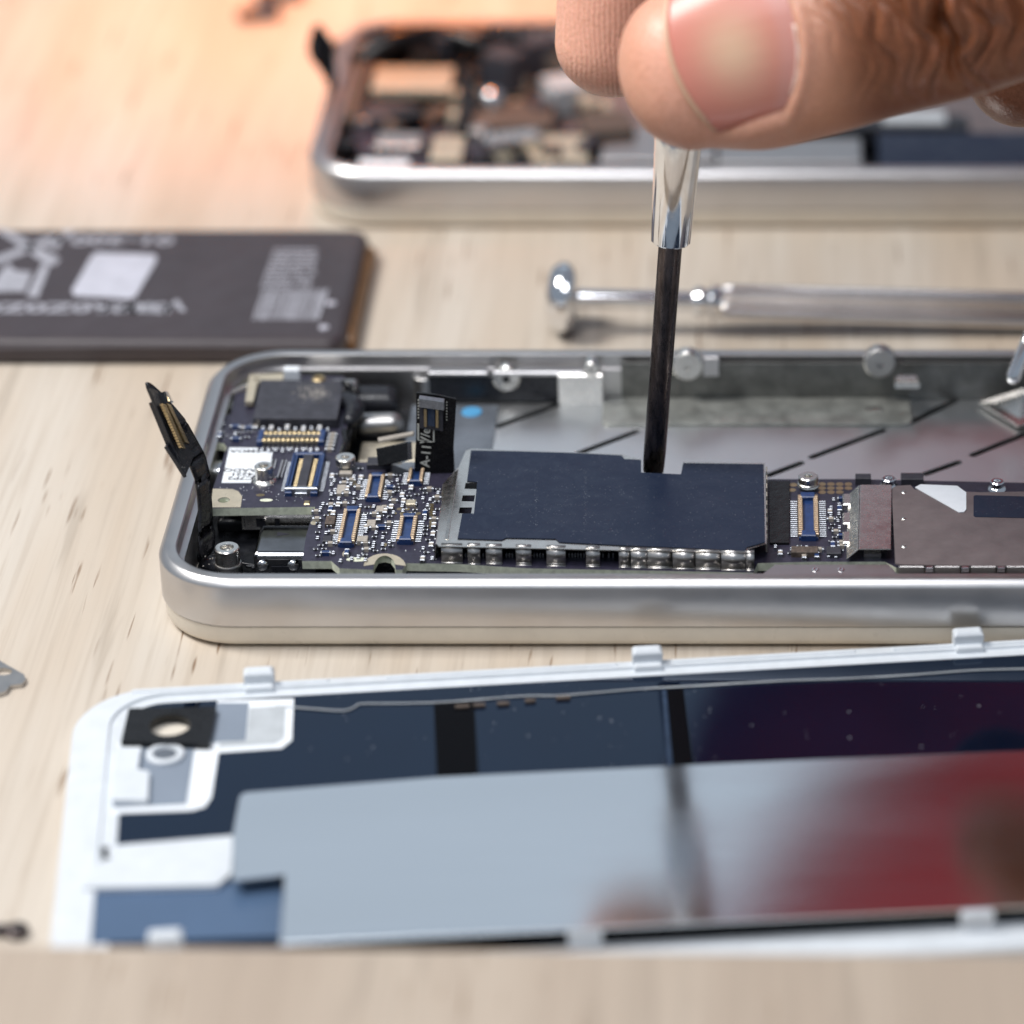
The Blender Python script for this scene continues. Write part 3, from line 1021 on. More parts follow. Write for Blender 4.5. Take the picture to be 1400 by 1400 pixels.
V = math.pi / 2
for k in range(8):
    comp("r", 389 - k * .9, 632 + k * 3.0)
for k in range(4):
    comp("r", 375 - k * .8, 631 + k * 3.2)
for k in range(9):
    comp("c" if k % 2 else "r", 360 + k * 11, 587.5 + (k % 3), V)
for k in range(5):
    comp("c", 455.5 - k * 1.2, 597 + k * 5.0)
for px, py in ((322, 586), (340, 588), (323, 603)):
    comp("b", px, py)
comp("r", 326, 594); comp("c", 350, 586, V)
for k in range(9):
    comp("r", 358 + k * 9.5, 617 + (k % 2) * 1.5, V)
# scattered fields: (x0, y0, x1, y1, count, share of capacitors); kept clear of the named pieces
blocked = [(300, 608, 376, 664), (386, 620, 450, 690), (494, 648, 532, 692), (456, 694, 500, 754), (535, 704, 580, 750), (550, 643, 590, 668), (456, 622, 490, 650),
           (348, 640, 376, 668), (1076, 672, 1134, 748), (1092, 646, 1120, 674), (500, 755, 556, 782), (500, 630, 538, 646)]
placed = []


def field(x0, y0, x1, y1, n, share):
    for _ in range(n * 14):
        if n <= 0:
            break
        px, py = x0 + (x1 - x0) * rnd.random(), y0 + (y1 - y0) * rnd.random()
        if any(a < px < c and b_ < py < d for a, b_, c, d in blocked):
            continue
        if any(abs(px - a) < 9 and abs(py - b_) < 4.6 for a, b_ in placed):
            continue
        placed.append((px, py))
        comp("c" if rnd.random() < share else ("b" if rnd.random() < .08 else "r"), px, py, V if rnd.random() < .5 else 0)
        n -= 1


field(432, 690, 458, 762, 26, .35)
field(447, 640, 494, 694, 26, .3)
field(496, 694, 536, 756, 34, .4)
field(530, 650, 552, 704, 18, .3)
field(552, 670, 600, 704, 20, .25)
field(578, 700, 596, 770, 16, .4)
field(330, 583, 348, 606, 4, .3)
field(1134, 684, 1152, 752, 24, .2)
field(1060, 748, 1150, 764, 14, .4)
field(290, 580, 330, 600, 5, .3)
field(462, 752, 500, 772, 6, .2)
for px, py, w_, d, h, mat in ((452, 716, 1.1, 1.9, .55, "chip_side"), (448, 741, 1.0, 1.3, .5, "chip"), (519, 637, 2.8, 1.9, .7, "chip"), (508, 720, 1.0, 1.4, .55, "cap_body"), (496, 742, 1.2, 1.2, .6, "cap_body"),
                              (467, 672, 1.0, 1.6, .5, "cap_body"), (562, 690, 1.1, 1.1, .4, "cream_pad"), (1100, 758, 3.0, 1.4, .7, "chip_side"), (1140, 758, 1.6, 1.6, .6, "chip"), (520, 700, .9, 1.3, .5, "cap_body"),
                              (1247, 660, 2.6, 1.6, .9, "chip"), (1180, 660, 1.8, 1.2, .9, "chip")):
    B("small_chip", px, py, w_, d, h, mat, ch=.06)
mb = MB()
for px, py in [(535 + 11 * (k % 4) + (k // 4) * 4, 696 + 6 * (k // 4)) for k in range(8)] + [(590, 690 + 3.5 * k) for k in range(10)] + [(1085, 663), (1083, 670)] + [(1124 + 12 * (k % 4), 662 + 5.5 * (k // 4)) for k in range(11)]:
    x, y = P(px, py, zb)
    r_ = .45 if px > 1000 else .3
    mb.prism(circ(x, y, r_, 12), zb + .004, zb + .02)
mb.build("gold_via", "gold", board, kind="stuff")
mb = MB()                                       # solder dots and fine silk-screen ticks
for k in range(90):
    px, py = 432 + 165 * rnd.random(), 645 + 120 * rnd.random()
    if any(a < px < c and b_ < py < d for a, b_, c, d in blocked):
        continue
    x, y = P(px, py, zb)
    mb.box(x, y, zb, .10 + .12 * rnd.random(), .10 + .16 * rnd.random(), .06 + .06 * rnd.random(), "solder" if k % 3 else "label", ch=.02)
for k in range(60):
    px, py = 300 + 130 * rnd.random(), 665 + 22 * rnd.random()
    x, y = P(px, py, zb)
    mb.box(x, y, zb, .05 + .06 * rnd.random(), .05 + .06 * rnd.random(), .03, "label")
for k in range(40):
    x, y = P(324 + rnd.gauss(0, 12), 592 + rnd.gauss(0, 5), zb)
    mb.box(x, y, zb, .05 + .1 * rnd.random(), .05 + .1 * rnd.random(), .03, "label")
mb.build("solder_dots", "solder", board, kind="stuff")
B("gold_terminal", 421, 694, 1.0, 1.2, 1.0, "gold", z=zb - .9, ch=.25, dy=-.5)

# ------------------------------------------------------------------ big shield can with dark film
ZS = 8.75
can_px = [(625.7, 737), (632, 703), (648, 703), (652.5, 660), (638.6, 658), (644, 616.5), (712, 618), (780, 620), (850, 623.5), (853.6, 628.5), (876.6, 629.7), (876.6, 647), (931, 649.4), (934, 634), (1044, 635.6),
          (1046, 742), (1021, 749), (1018, 754), (935, 750), (853, 746.5), (765, 742), (760, 737.5), (692.6, 736), (686, 739)]
can = [P(a, b_, ZS) for a, b_ in can_px]
mb = MB(); mb.holed(can, [], ZS, ZS + .10)
film = None
sc_ = MB()
frame_px = [(597, 744), (604, 690), (606, 663), (627, 640), (637, 617), (645, 614.5), (850, 622), (876, 628.5), (876, 649), (931.5, 651.5), (934, 632), (1046, 634), (1048, 744), (1022, 752), (1019, 757), (600, 748)]
wins = []
for px, py in ((644, 664), (640, 681), (636, 697.5)):
    wins.append([P(px + dx, py + dy, ZS) for dx, dy in ((-9, 4), (8, 4.5), (9.5, -4), (-7.5, -4))])
sc_.holed([P(a, b_, ZS - .12) for a, b_ in frame_px], wins, ZS - .14, ZS - .02)
shield = sc_.build("shield_can", "nickel", phone, bevel=.04, seg=1)
film = mb.build("dark_film", "shield_film", shield)
mb = MB()                                        # fine dotted emboss on the film
for k in range(520):
    if k % 3 == 0:
        px = (733, 800)[k % 2] + rnd.gauss(0, 1.5); py = 640 + 85 * rnd.random()
    else:
        px = 705 + 145 * rnd.random(); py = 642 + 12 * int(rnd.random() * 8) + rnd.gauss(0, 1.2)
    if k % 5 == 0:
        px, py = 860 + 180 * rnd.random(), 650 + 90 * rnd.random()
    x, y = P(px, py, ZS + .1)
    r_ = .025 + .035 * rnd.random()
    mb.add([(x - r_, y, ZS + .101), (x, y - r_, ZS + .101), (x + r_, y, ZS + .101), (x, y + r_, ZS + .101), (x, y, ZS + .12)], [[0, 1, 4], [1, 2, 4], [2, 3, 4], [3, 0, 4]])
mb.build("emboss_dots", "film_clear", shield, kind="stuff")
# body below: walls
mb = MB()
wall = [P(a, b_, ZS - .14) for a, b_ in frame_px]
inner = [(x + (.6 if x < -20 else -.6), y + (.5 if y < 15 else -.5)) for x, y in wall]
mb.prism([P(632, 742, zb), P(1040, 748, zb), P(1040, 694, zb), P(655, 690, zb)], zb, zb + .7, None)
mb.build("covered_chip", "chip", shield)
mb = MB()
for i, (a, b_) in enumerate(((597, 744), (604, 690), (606, 663), (627, 640), (637, 617))[:-1]):
    n_ = ((597, 744), (604, 690), (606, 663), (627, 640), (637, 617))[i + 1]
    A, B2 = P3(a, b_, ZS - .1), P3(*n_, ZS - .1)
    mb.add([A, B2, B2 - Vector((.25, 0, ZS - zb - .15)), A - Vector((.25, 0, ZS - zb - .15))], [[0, 1, 2, 3]])
q = mb.build("shield_side", "nickel", shield); s2 = q.modifiers.new("s", 'SOLIDIFY'); s2.thickness = .12 * S
# front tabs: each a bent strip
def tab(px0, px1, pyt, feet=True, mat="steel_plate", open_=False):
    zt = ZS - .02
    A, B2 = P3(px0, pyt, zt), P3(px1, pyt, zt)
    x0_, x1_ = A.x, B2.x
    yb = (A.y + B2.y) / 2
    prof = [(.5, zt), (.10, zt), (.02, zt - .05), (-.02, zt - .16), (-.10, zb + .20), (-.14, zb + .10), (-.45, zb + .05)]
    mb = MB()
    rings = []
    for dy, z in prof:
        rings.append([(x0_, yb + dy, z), (x1_, yb + dy, z)])
    for i in range(len(rings) - 1):
        mb.add(rings[i] + rings[i + 1], [[0, 1, 3, 2]])
    o = mb.build("shield_tab", mat, shield, smooth=24)
    m_ = o.modifiers.new("s", 'SOLIDIFY'); m_.thickness = .08 * S; m_.offset = -1
    return o


ty = lambda px: 745 + (px - 603) * (756 - 745) / (1030 - 603)
for a, b_ in ((603, 632), (639, 656), (664, 686), (705, 726), (747, 773), (801, 820), (846, 861.5), (862.5, 884), (885, 918.5), (919.5, 950), (951, 985), (986, 1019), (1020, 1031)):
    tab(a, b_, ty((a + b_) / 2))
# dark recess behind the tabs with pale component ends
mb = MB()
A, B2 = P(603, 752, zb), P(1030, 758, zb)
mb.box((A[0] + B2[0]) / 2, A[1] + 1.6, zb, B2[0] - A[0], .4, 1.7); mb.build("shield_recess", "black_plastic", shield)
mb = MB()
for px in list(range(692, 704, 4)) + list(range(730, 746, 4)) + list(range(778, 800, 4)) + [824, 832, 838, 660, 636]:
    x, y = P(px, 766, zb)
    mb.box(x, y + .9, zb, .18, .5, .5, "solder", ch=.05)
mb.build("contact_row", "solder", shield, kind="stuff")
for px in (697, 738):
    x, y = P(px, 762, zb); m2 = MB(); m2.box(x, y + 1.2, zb + .5, 1.3, .4, .8, ch=.1); m2.build("blue_block", "blue_plastic", shield)
for px in (870, 938, 1004):
    x, y = P(px, 768, zb)
    mb = MB(); mb.lathe([(.30, 0), (.24, .12), (.02, .2)], (x, y + .52, zb + .45), 12, mtx=Matrix.Rotation(math.pi / 2, 4, 'X')); mb.build("dimple", "chrome", shield, smooth=60)
# right perforated edge
for k in range(9):
    p = P3(1048, 642 + k * 11.5, ZS - .3)
    mb = MB(); mb.box(p.x, p.y, zb + .2, .18, 1.0, 1.8, ch=.05); mb.build("edge_tooth", "cap_body", shield)
# silver strips on the left
mb = MB(); mb.slab([P3(601, 738, ZS - .3), P3(613, 738, ZS), P3(627, 642, ZS), P3(612, 655, ZS - .3)], .1); mb.build("edge_strip", "nickel", shield, bevel=.03)

# ------------------------------------------------------------------ parts right of the shield can
mb = MB(); mb.prism([P(1052, 742, zb + .3), P(1079, 742, zb + .3), P(1080, 657, zb + .3), P(1051, 657, zb + .3)], zb + .02, zb + .3); mb.build("ribbon_or_reflection", "flex", phone, bevel=.05)  # real flex ribbon on the board
zr = 8.3
brk = [(1165, 756, zb + .3), (1172, 668, zb + .3), (1178, 663, zr), (1219, 663, zr), (1220, 752, zr), (1172, 752, zr)]
mb = MB()
mb.slab([P3(1174, 752, zr), P3(1218, 752, zr), P3(1219, 664, zr), P3(1176, 664, zr)], .15, "nickel")
a1, a2 = P3(1176, 664, zr), P3(1174, 752, zr)
mb.slab([Vector((a2.x - 1.3, a2.y, zb + .4)), Vector((a2.x, a2.y, zr)), Vector((a1.x, a1.y, zr)), Vector((a1.x - 1.3, a1.y, zb + .4))], .15, "nickel")
br = mb.build("steel_bracket", "steel_plate", phone, bevel=.06)
for k in range(3):
    p = P3(1158, 690 + k * 26, zb); mb = MB(); mb.box(p.x, p.y, zb, 1.0, 2.6, .8, ch=.15); mb.build("bracket_tooth", "nickel", br)
p = P3(1193, 766, zb); mb = MB(); mb.box(p.x, p.y + .8, zb, 1.9, .5, 1.3, ch=.1); mb.build("bracket_foot", "nickel", br)
# brown plate over the lower board
zq = 8.25
mb = MB(); mb.holed([P(a, b_, zq) for a, b_ in ((1224, 770), (1219, 668), (1226, 664), (1245, 663), (1250, 669), (1340, 673), (1400, 672), (1560, 672), (1560, 776), (1236, 772))], [], zq - .15, zq)
plate = mb.build("brown_shield", "brown_plate", phone, bevel=.05, seg=1)
mb = MB(); mb.holed([P(a, b_, zq) for a, b_ in ((1251, 667), (1258.6, 663), (1308.6, 665), (1321, 674), (1321, 697), (1318, 700.5), (1311, 701))], [], zq + .004, zq + .09); mb.build("white_sticker", "label", plate)
mb = MB(); mb.holed([P(a, b_, zq) for a, b_ in ((1331, 679), (1333, 677.5), (1480, 681), (1480, 710), (1333, 707), (1331, 705))], [], zq + .004, zq + .05); mb.build("dark_sticker", "shield_film", plate)
for py in (673, 709, 747):
    x, y = P(1236, py, zq); mb = MB(); mb.lathe([(.32, zq), (.22, zq + .1), (.02, zq + .13)], (x, y, 0), 12); mb.build("dimple", "nickel", plate, smooth=60)
k = 0
px = 1228
while px < 1540:
    wpx = (36, 11)[k % 2]
    A, B2 = P3(px, 773, zq), P3(px + wpx, 773, zq)
    mb = MB(); mb.box((A.x + B2.x) / 2, A.y - .25, zb + .1, (B2.x - A.x) * .94, .22 if k % 2 == 0 else .35, zq - zb - .05 - (k % 2) * .1, ch=.06)
    mb.build("edge_tab", "steel_plate" if k % 2 == 0 else "chrome", plate)
    px += wpx + 1
    k += 1
# flat ledge of the near rim
mb = MB(); mb.holed([P(a, b_, 7.4) for a, b_ in ((1042, 785), (1060, 772), (1215, 772), (1228, 786))], [], 7.2, 7.4); ld = mb.build("rim_ledge", "alu", phone, bevel=.05)
for px, py in ((1115, 779), (1150, 779)):
    x, y = P(px, py, 7.4); mb = MB(); mb.lathe([(.4, 7.4), (.36, 7.5), (.18, 7.52), (.02, 7.45)], (x, y, 0), 12); mb.build("ledge_dimple", "chrome", ld, smooth=50)

# ------------------------------------------------------------------ flex cables standing up
# wide black flex between the small connectors and the shield
def flat_part(parent, name, corners_px, Yc, t, mat, off=0.0):
    mb = MB()
    mb.slab([PY(a, b_, Yc - off) for a, b_ in corners_px], t, mat)
    return mb.build(name, mat, parent, bevel=.04, seg=1)


YF = P(595, 648, zb)[1]
mb = MB()
fl = [(566, 650), (569, 590), (569, 537), (596, 540), (624, 546), (622, 580), (620, 612), (622, 655)]
vs = [PY(a, b_, YF + .25 * math.sin(i)) for i, (a, b_) in enumerate(fl)]
n = len(vs)
mb.add(vs + [v + Vector((0, .35, 0)) for v in vs], [list(range(n)), [2 * n - 1 - i for i in range(n)]] + [[i, (i + 1) % n, n + (i + 1) % n, n + i] for i in range(n)])
flex = mb.build("upright_flex", "flex", phone, bevel=.05)
mb = MB()                                        # plug on the flex face
def onflex(a0, b0, a1, b1, t, mat, sk=.14):
    q = [PY(a0, b1 + (0) * sk, YF - .3), PY(a1, b1 + (a1 - a0) * sk, YF - .3), PY(a1, b0 + (a1 - a0) * sk, YF - .3), PY(a0, b0, YF - .3)]
    mb.slab(q, t, mat)
onflex(574, 556, 606, 584, .25, "chip")
onflex(573.5, 540, 608, 552, .9, "solder")
onflex(580, 557, 584, 581, .5, "gold"); onflex(596, 558, 600, 582, .5, "gold"); onflex(585, 556, 595, 580, .45, "dark_blue")
mb.build("plug", "chip", flex, bevel=.05)
mb = MB()
onflex(570.5, 579, 573, 601, .03, "flex_print"); onflex(592, 588, 594, 605, .03, "flex_print"); onflex(571, 601, 594, 602, .03, "flex_print")
for k in range(7):
    onflex(571, 546 + k * 4.0, 572.8, 548 + k * 4.0, .03, "flex_print")
    onflex(610, 549 + k * 4.0, 611.5, 550.6 + k * 4.0, .03, "flex_print")
fx = lambda px, py: Matrix.Translation(PY(px, py, YF - .36)) @ Matrix.Rotation(math.pi / 2, 4, 'X') @ Matrix.Rotation(-.12, 4, 'Z')
mb.text("V/e", 1.5, fx(582, 596) @ Matrix.Rotation(math.pi / 2, 4, 'Z'), "flex_print")
mb.text("A-111", 1.5, fx(583, 619) @ Matrix.Rotation(math.pi / 2, 4, 'Z'), "flex_print")
mb.build("flex_lettering", "flex_print", flex, recalc=False)

# small tilted plug left of it
mb = MB()
Yt = P(540, 640, zb)[1]
mb.slab([PY(524, 638, Yt), PY(564, 628, Yt), PY(563, 604, Yt + 1.0), PY(521, 613, Yt + 1.0)], 2.6, "flex")
mb.slab([PY(528, 634, Yt - .2), PY(562, 625, Yt - .2), PY(562, 608, Yt + .6), PY(526, 616, Yt + .6)], .6, "solder")
mb.slab([PY(533, 629, Yt - .9), PY(556, 623, Yt - .9), PY(556, 612, Yt - .4), PY(532, 619, Yt - .4)], .3, "dark_blue")
mb.slab([PY(518, 606, Yt + 1.2), PY(566, 596, Yt + 1.2), PY(567, 593, Yt + 2.8), PY(517, 602, Yt + 2.8)], .35, "cap_body")
mb.build("tilted_plug", "flex", phone, bevel=.08)

# black strap flex rising out of the near left corner, with its plug
spine = [(283, 762, 15), (281, 725, 16), (282, 692, 17), (277, 655, 17.4), (267, 624, 17.2), (247, 588, 16.8), (225, 556, 16.4), (198, 521, 16)]
mb = MB()
L_, R_ = [], []
for i, (px, py, Y) in enumerate(spine):
    wv = (3.0, 2.4, 2.0, 2.1, 2.5, 2.5, 1.9, .8)[i]
    c = PY(px, py, Y)
    side = Vector((.62, .76, .18)).normalized()
    L_.append(c - side * wv * .5); R_.append(c + side * wv * .5)
for i in range(len(spine) - 1):
    mb.add([L_[i], R_[i], R_[i + 1], L_[i + 1]], [[0, 1, 2, 3]])
strap = mb.build("strap_flex", "strap", phone, smooth=80)
bm = bmesh.new(); bm.from_mesh(strap.data); bmesh.ops.remove_doubles(bm, verts=bm.verts, dist=1e-6); bm.to_mesh(strap.data); bm.free()
m_ = strap.modifiers.new("sub", 'SUBSURF'); m_.levels = m_.render_levels = 2
m_ = strap.modifiers.new("s", 'SOLIDIFY'); m_.thickness = .22 * S
A, Bq, C, D = PY(199, 530, 14.2), PY(217, 537, 17.2), PY(262, 624, 17.0), PY(250, 652, 13.6)
mb = MB(); mb.slab([A, Bq, C, D][::-1], .35, "black_plastic")
E_ = PY(222, 610, 13.4)
mb.slab([A, Bq, C, E_], .9, "black_plastic") if False else None
plug = mb.build("strap_plug", "black_plastic", strap, bevel=.06)
def lerp4(u, v):
    return (A * (1 - u) + Bq * u) * (1 - v) + (D * (1 - u) + C * u) * v
nrm = (Bq - A).cross(D - A).normalized()
if nrm.y > 0:
    nrm = -nrm
for u0, u1, v0, v1, h, mat in ((.16, .30, .10, .80, .9, "alu_dark"), (.62, .74, .16, .80, .8, "black_plastic")):
    pass
mb = MB()
mb.slab([lerp4(.10, .16), lerp4(.75, .10), lerp4(.85, .80), lerp4(.05, .80)], .5, "black_plastic")
for row, uu in ((0, .30), (1, .68)):
    for k in range(16):
        v0 = .22 + k * .034
        c = lerp4(uu, v0) + nrm * .55
        ax = (D - A).normalized(); ay = (Bq - A).normalized()
        q = [c - ax * .13 - ay * .55, c + ax * .13 - ay * .55, c + ax * .13 + ay * .55, c - ax * .13 + ay * .55]
        mb.slab(q, .35, "gold")
mb.build("plug_pins", "gold", strap)
mb = MB()
c = lerp4(.85, .02) + nrm * .3
mb.slab([c, c + (C - Bq).normalized() * 1.4, c + (C - Bq).normalized() * 1.4 + (Bq - A).normalized() * .9, c + (Bq - A).normalized() * .9], .7, "chrome")
mb.build("plug_clip", "chrome", strap, bevel=.1)
mb = MB(); mb.slab([PY(224, 612, 13.2), PY(251, 654, 13.2), PY(250, 640, 14.6), PY(228, 606, 14.6)], .4, "black_plastic"); mb.build("plug_lip", "dark_steel", strap, bevel=.05)

# ------------------------------------------------------------------ display panel in front
ZG = 2.1
fa, fb = Vector(P(520, 918, 2.6)), Vector(P(1400, 869, 2.6))
e = (fb - fa).normalized()
ang = math.atan2(e.y, e.x)
nb = Vector((e.y, -e.x))                       # towards the camera
O = fa + e * ((Vector((-72.3, -18.8)) - fa).dot(e) - 1.1)
PW, PD = 114.5, 57.8
panel = thing("display_panel", (O.x + e.x * PW / 2 + nb.x * PD / 2, O.y + e.y * PW / 2 + nb.y * PD / 2, 0), "white framed phone display panel lying face down in front of the open phone", "display panel")


def loc2(a, b_):
    q = O + e * a + nb * b_
    return (q.x, q.y)


def pring(a0, b0, a1, b1, r, z):
    return [(*loc2(a, b_), z) for a, b_ in rrect(a0, b0, a1, b1, r, 10)]


mb = MB()
mb.loft([pring(0 + i, 0 + i, PW - i, PD - i, 8.5 - i, z) for i, z in ((.5, .0), (.1, .3), (0, .7), (0, 1.9), (.35, 2.3), (1.0, 2.45))] +
        [pring(3.9, 1.9, PW - 6, PD - 3.6, 6, 2.5), pring(4.0, 2.0, PW - 6, PD - 3.7, 5.9, 2.2), pring(5.6, 3.3, PW - 7, PD - 5.2, 4, 2.15), pring(5.7, 3.4, PW - 7.1, PD - 3.3, 4, 1.0), pring(.5, .5, PW - .5, PD - .5, 8, .6)][0:4] +
        [pring(5.7, 3.4, PW - 7.1, PD - 5.4, 4, 1.0)], cap1=False)
mb.build("white_frame", "white_plastic", panel, smooth=35)
cam_h = P(232, 992, ZG)
mb = MB(); mb.holed([loc2(a, b_) for a, b_ in rrect(5.0, 2.9, PW - 6.6, PD - 4.8, 3, 6)], [circ(*cam_h, 2.15, 24)], ZG - .4, ZG); mb.build("rear_glass", "navy_glass", panel)
mb = MB(); mb.prism(circ(*cam_h, 2.6, 24), ZG - .55, ZG - .45); mb.build("camera_window", "cream_plastic", panel)


def patch(name, pts, mat, z0, z1, holes=(), bevel=.05):
    mb = MB(); mb.holed([P(a, b_, z1) for a, b_ in pts], list(holes), z0, z1)
    return mb.build(name, mat, panel, bevel=bevel, seg=1)


patch("pale_film", [(152, 1112), (160, 1016), (290, 1014), (297, 958), (402, 955), (399, 1012), (385, 1023), (299, 1029), (289, 1090), (280, 1103), (262, 1108)], "label", ZG + .01, ZG + .08)
patch("blue_film", [(297, 961), (340, 961), (336, 1012), (286, 1015)], "grey_film", ZG + .10, ZG + .14)
patch("grey_tape", [(341, 968), (390, 965), (388, 1008), (376, 1016), (298, 1021), (300, 1014), (337, 1013)], "tape", ZG + .10, ZG + .15)
patch("blue_film", [(196, 1018), (266, 1019), (255, 1099), (154, 1104), (158, 1088)], "grey_film", ZG + .10, ZG + .16)
patch("white_tab", [(160, 1021), (193, 1021), (188, 1051), (204, 1055), (202, 1094), (152, 1093)], "white_plastic", ZG + .12, ZG + .75, bevel=.15)
patch("camera_gasket", [(176, 968), (296, 966), (286, 1017), (165, 1015)], "flex", ZG + .05, ZG + .8, [circ(*P(232, 991, ZG + .8), 2.15, 24)], bevel=.1)
x, y = P(226, 1032, ZG + .3)
mb = MB(); mb.lathe([(2.0, ZG + .16), (2.0, ZG + .5), (1.8, ZG + .6), (1.35, ZG + .6), (1.25, ZG + .3), (.02, ZG + .28)], (x, y, 0), 24); sr = mb.build("sensor_ring", "white_plastic", panel, smooth=40)
mb = MB(); mb.prism(circ(x, y, 1.2, 20), ZG + .26, ZG + .34); mb.build("sensor_window", "film_clear", sr)
patch("white_bracket", [(139, 1157), (319, 1142), (316, 1194), (297, 1210), (112, 1214), (120, 1190), (150, 1174)], "white_plastic", ZG + .05, ZG + .7, bevel=.15)
patch("blue_sheet", [(113, 1216), (316, 1207), (388, 1196), (383, 1280), (100, 1290)], "blue_film", ZG + .02, ZG + .16)
scr = [(318, 1142), (327, 1090), (330, 1086), (336, 1083), (600, 1062), (1000, 1043), (1400, 1026), (1478, 1022.5), (1478, 1235), (1400, 1239), (600, 1279), (383, 1290), (389, 1196), (317, 1204)]
pts = []                                        # backlight sheet tilted, near edge raised, to shift the thumb's reflection
for a, b_ in scr:
    z = ZG + .4
    for _ in range(8):
        x, y = P(a, b_, z)
        z = ZG + .35 + math.tan(math.radians(3.4)) * max(0, (Vector((x, y)) - O).dot(nb) - 16)
    pts.append(Vector((x, y, z)))
mb = MB()
n = len(pts)
mb.add(pts + [p - Vector((0, 0, .3)) for p in pts], [list(range(n)), list(range(n, 2 * n))[::-1]] + [[i, (i + 1) % n, n + (i + 1) % n, n + i] for i in range(n)])
mb.build("screen_sheet", "screen_film", panel, bevel=.05, seg=1)
patch("ribbon_or_reflection", [(593, 960), (648, 957), (654, 1057), (597, 1062)], "reflection_black", ZG + .02, ZG + .10)  # mirror reflection of the upright flex, built as a dark strip
patch("ribbon_or_reflection", [(912, 943), (934, 941), (948, 1044), (920, 1047)], "reflection_black", ZG + .02, ZG + .10)  # mirror reflection of the screwdriver shaft, built as a dark strip
patch("reflection_edge", [(905, 943), (911, 943), (919, 1047), (913, 1047)], "dark_blue", ZG + .02, ZG + .07)  # blue edge of the screwdriver's painted reflection
patch("dark_hook", [(138, 1158), (150, 1157), (146, 1168), (152, 1172), (140, 1176)], "flex", ZG + .71, ZG + .74)
mb = MB()
wav = [(378, 966), (430, 970), (470, 972), (486, 967), (494, 963), (540, 962), (600, 959), (660, 956), (720, 952), (760, 951), (820, 946), (880, 942), (940, 939), (1000, 935), (1080, 932), (1160, 927), (1250, 922), (1330, 918), (1405, 914)]
tube(mb, [P3(a, b_ + rnd.gauss(0, .8), ZG + .12) for a, b_ in wav], [.10] * len(wav), n=6, steps=3)
mb.build("film_edge", "tape", panel, smooth=60)
for k, (a, b_) in enumerate(((632, 966), (688, 962), (725, 958), (770, 954), (655, 964))):
    x, y = P(a, b_, ZG + .2); mb = MB(); mb.box(x, y, ZG, 1.5 - .2 * (k % 3), .45, .35, rz=ang, ch=.05); mb.build("edge_contact", "chip_side", panel)
mb = MB()                                       # dust
for k in range(170):
    a, b_ = 420 + 960 * rnd.random(), 935 + 330 * rnd.random()
    z = ZG + .005
    if b_ > 1078 - (a - 330) * .048 - 5:
        continue
    x, y = P(a, b_, z); r_ = .03 + .07 * rnd.random() ** 2
    mb.lathe([(r_, z), (r_ * .7, z + r_ * .5), (.005, z + r_ * .7)], (x, y, 0), 6)
mb.build("dust_specks", "dust", panel, kind="stuff")
# clips standing on the long rims
for i, (px, py, lp) in enumerate(((355, 934, "clip"), (885, 905, "clip"), (1323, 880, "clip"), (800, 1290, "clip"), (1335, 1267, "clip"), (228, 1300, "clip"))):
    q = Vector(P(px, py, 2.4))
    mb = MB()
    mb.box(0, 0, 0, 3.3, 1.7, 2.0 if i < 3 else 2.4, ch=.35)
    mb.box(0, (-1.1 if i < 3 else 1.1), -.2, 3.1, 1.2, .9, ch=.2)
    mb.xf(0, Matrix.Translation((q.x, q.y, 2.2)) @ Matrix.Rotation(ang, 4, 'Z'))
    mb.build("clip", "white_plastic", panel, bevel=.2)
mb = MB()
for a0, a1 in ((6, 27), (33, 58), (64, 84), (88, 106)):
    s0 = len(mb.v); mb.box((a0 + a1) / 2, -.85 - .3, 2.3, a1 - a0, .6, .35, ch=.1)
mb.xf(0, Matrix.Translation((O.x, O.y, 0)) @ Matrix.Rotation(ang, 4, 'Z'))
mb.build("rim_ridge", "white_plastic", panel, bevel=.08)

# ------------------------------------------------------------------ battery
BZ = 3.4
BX1, BY0, BY1 = P(486, 395, BZ)[0], P(0, 466, BZ)[1], P(0, 311, BZ)[1]
bat = thing("battery", (-100, 85, 0), "flat dark brown battery pack printed white, lying behind the open phone", "battery")
mb = MB()
prof = [(.9, 0), (.3, .25), (0, .7), (0, 2.3), (.25, 2.9), (.8, 3.3), (1.6, 3.4)]
bl = lambda ins, z: [(x, y, z) for x, y in rrect(-147 + ins, BY0 + ins, BX1 - ins, BY1 - ins, 2.4 - ins, 5)]
mb.loft([bl(*q) for q in prof])
mb.build("pouch", "battery", bat, smooth=50)
mb = MB(); mb.box(BX1 + .35, (BY0 + BY1) / 2, .3, 1.6, 29, 2.2, ch=.8); mb.build("end_seal", "brown_tape", bat, bevel=.3)
mb = MB()
tube(mb, [(-146, BY0 + .25, 2.3), (-120, BY0 + .05, 2.6), (-100, BY0 + .2, 2.2), (-80, BY0 + .05, 2.5), (BX1 - 2, BY0 + .2, 2.3)], [.3] * 5, n=8); mb.build("seam", "battery", bat, smooth=60)
for py in (415, 448):
    q = P3(453 if py < 430 else 443, py, BZ); mb = MB(); mb.lathe([(.7, BZ - .1), (.6, BZ + .15), (.02, BZ + .3)], (q.x, q.y, 0), 12); mb.build("weld_dot", "silver_sticker", bat, smooth=50)
mb = MB(); mb.holed([P(a, b_, BZ) for a, b_ in ((133, 346), (212, 349), (214, 356), (186, 405), (180, 409), (102, 405), (98, 398), (126, 350))], [], BZ + .01, BZ + .08); mb.build("silver_sticker", "silver_sticker", bat)
mb = MB()
zt = BZ + .03
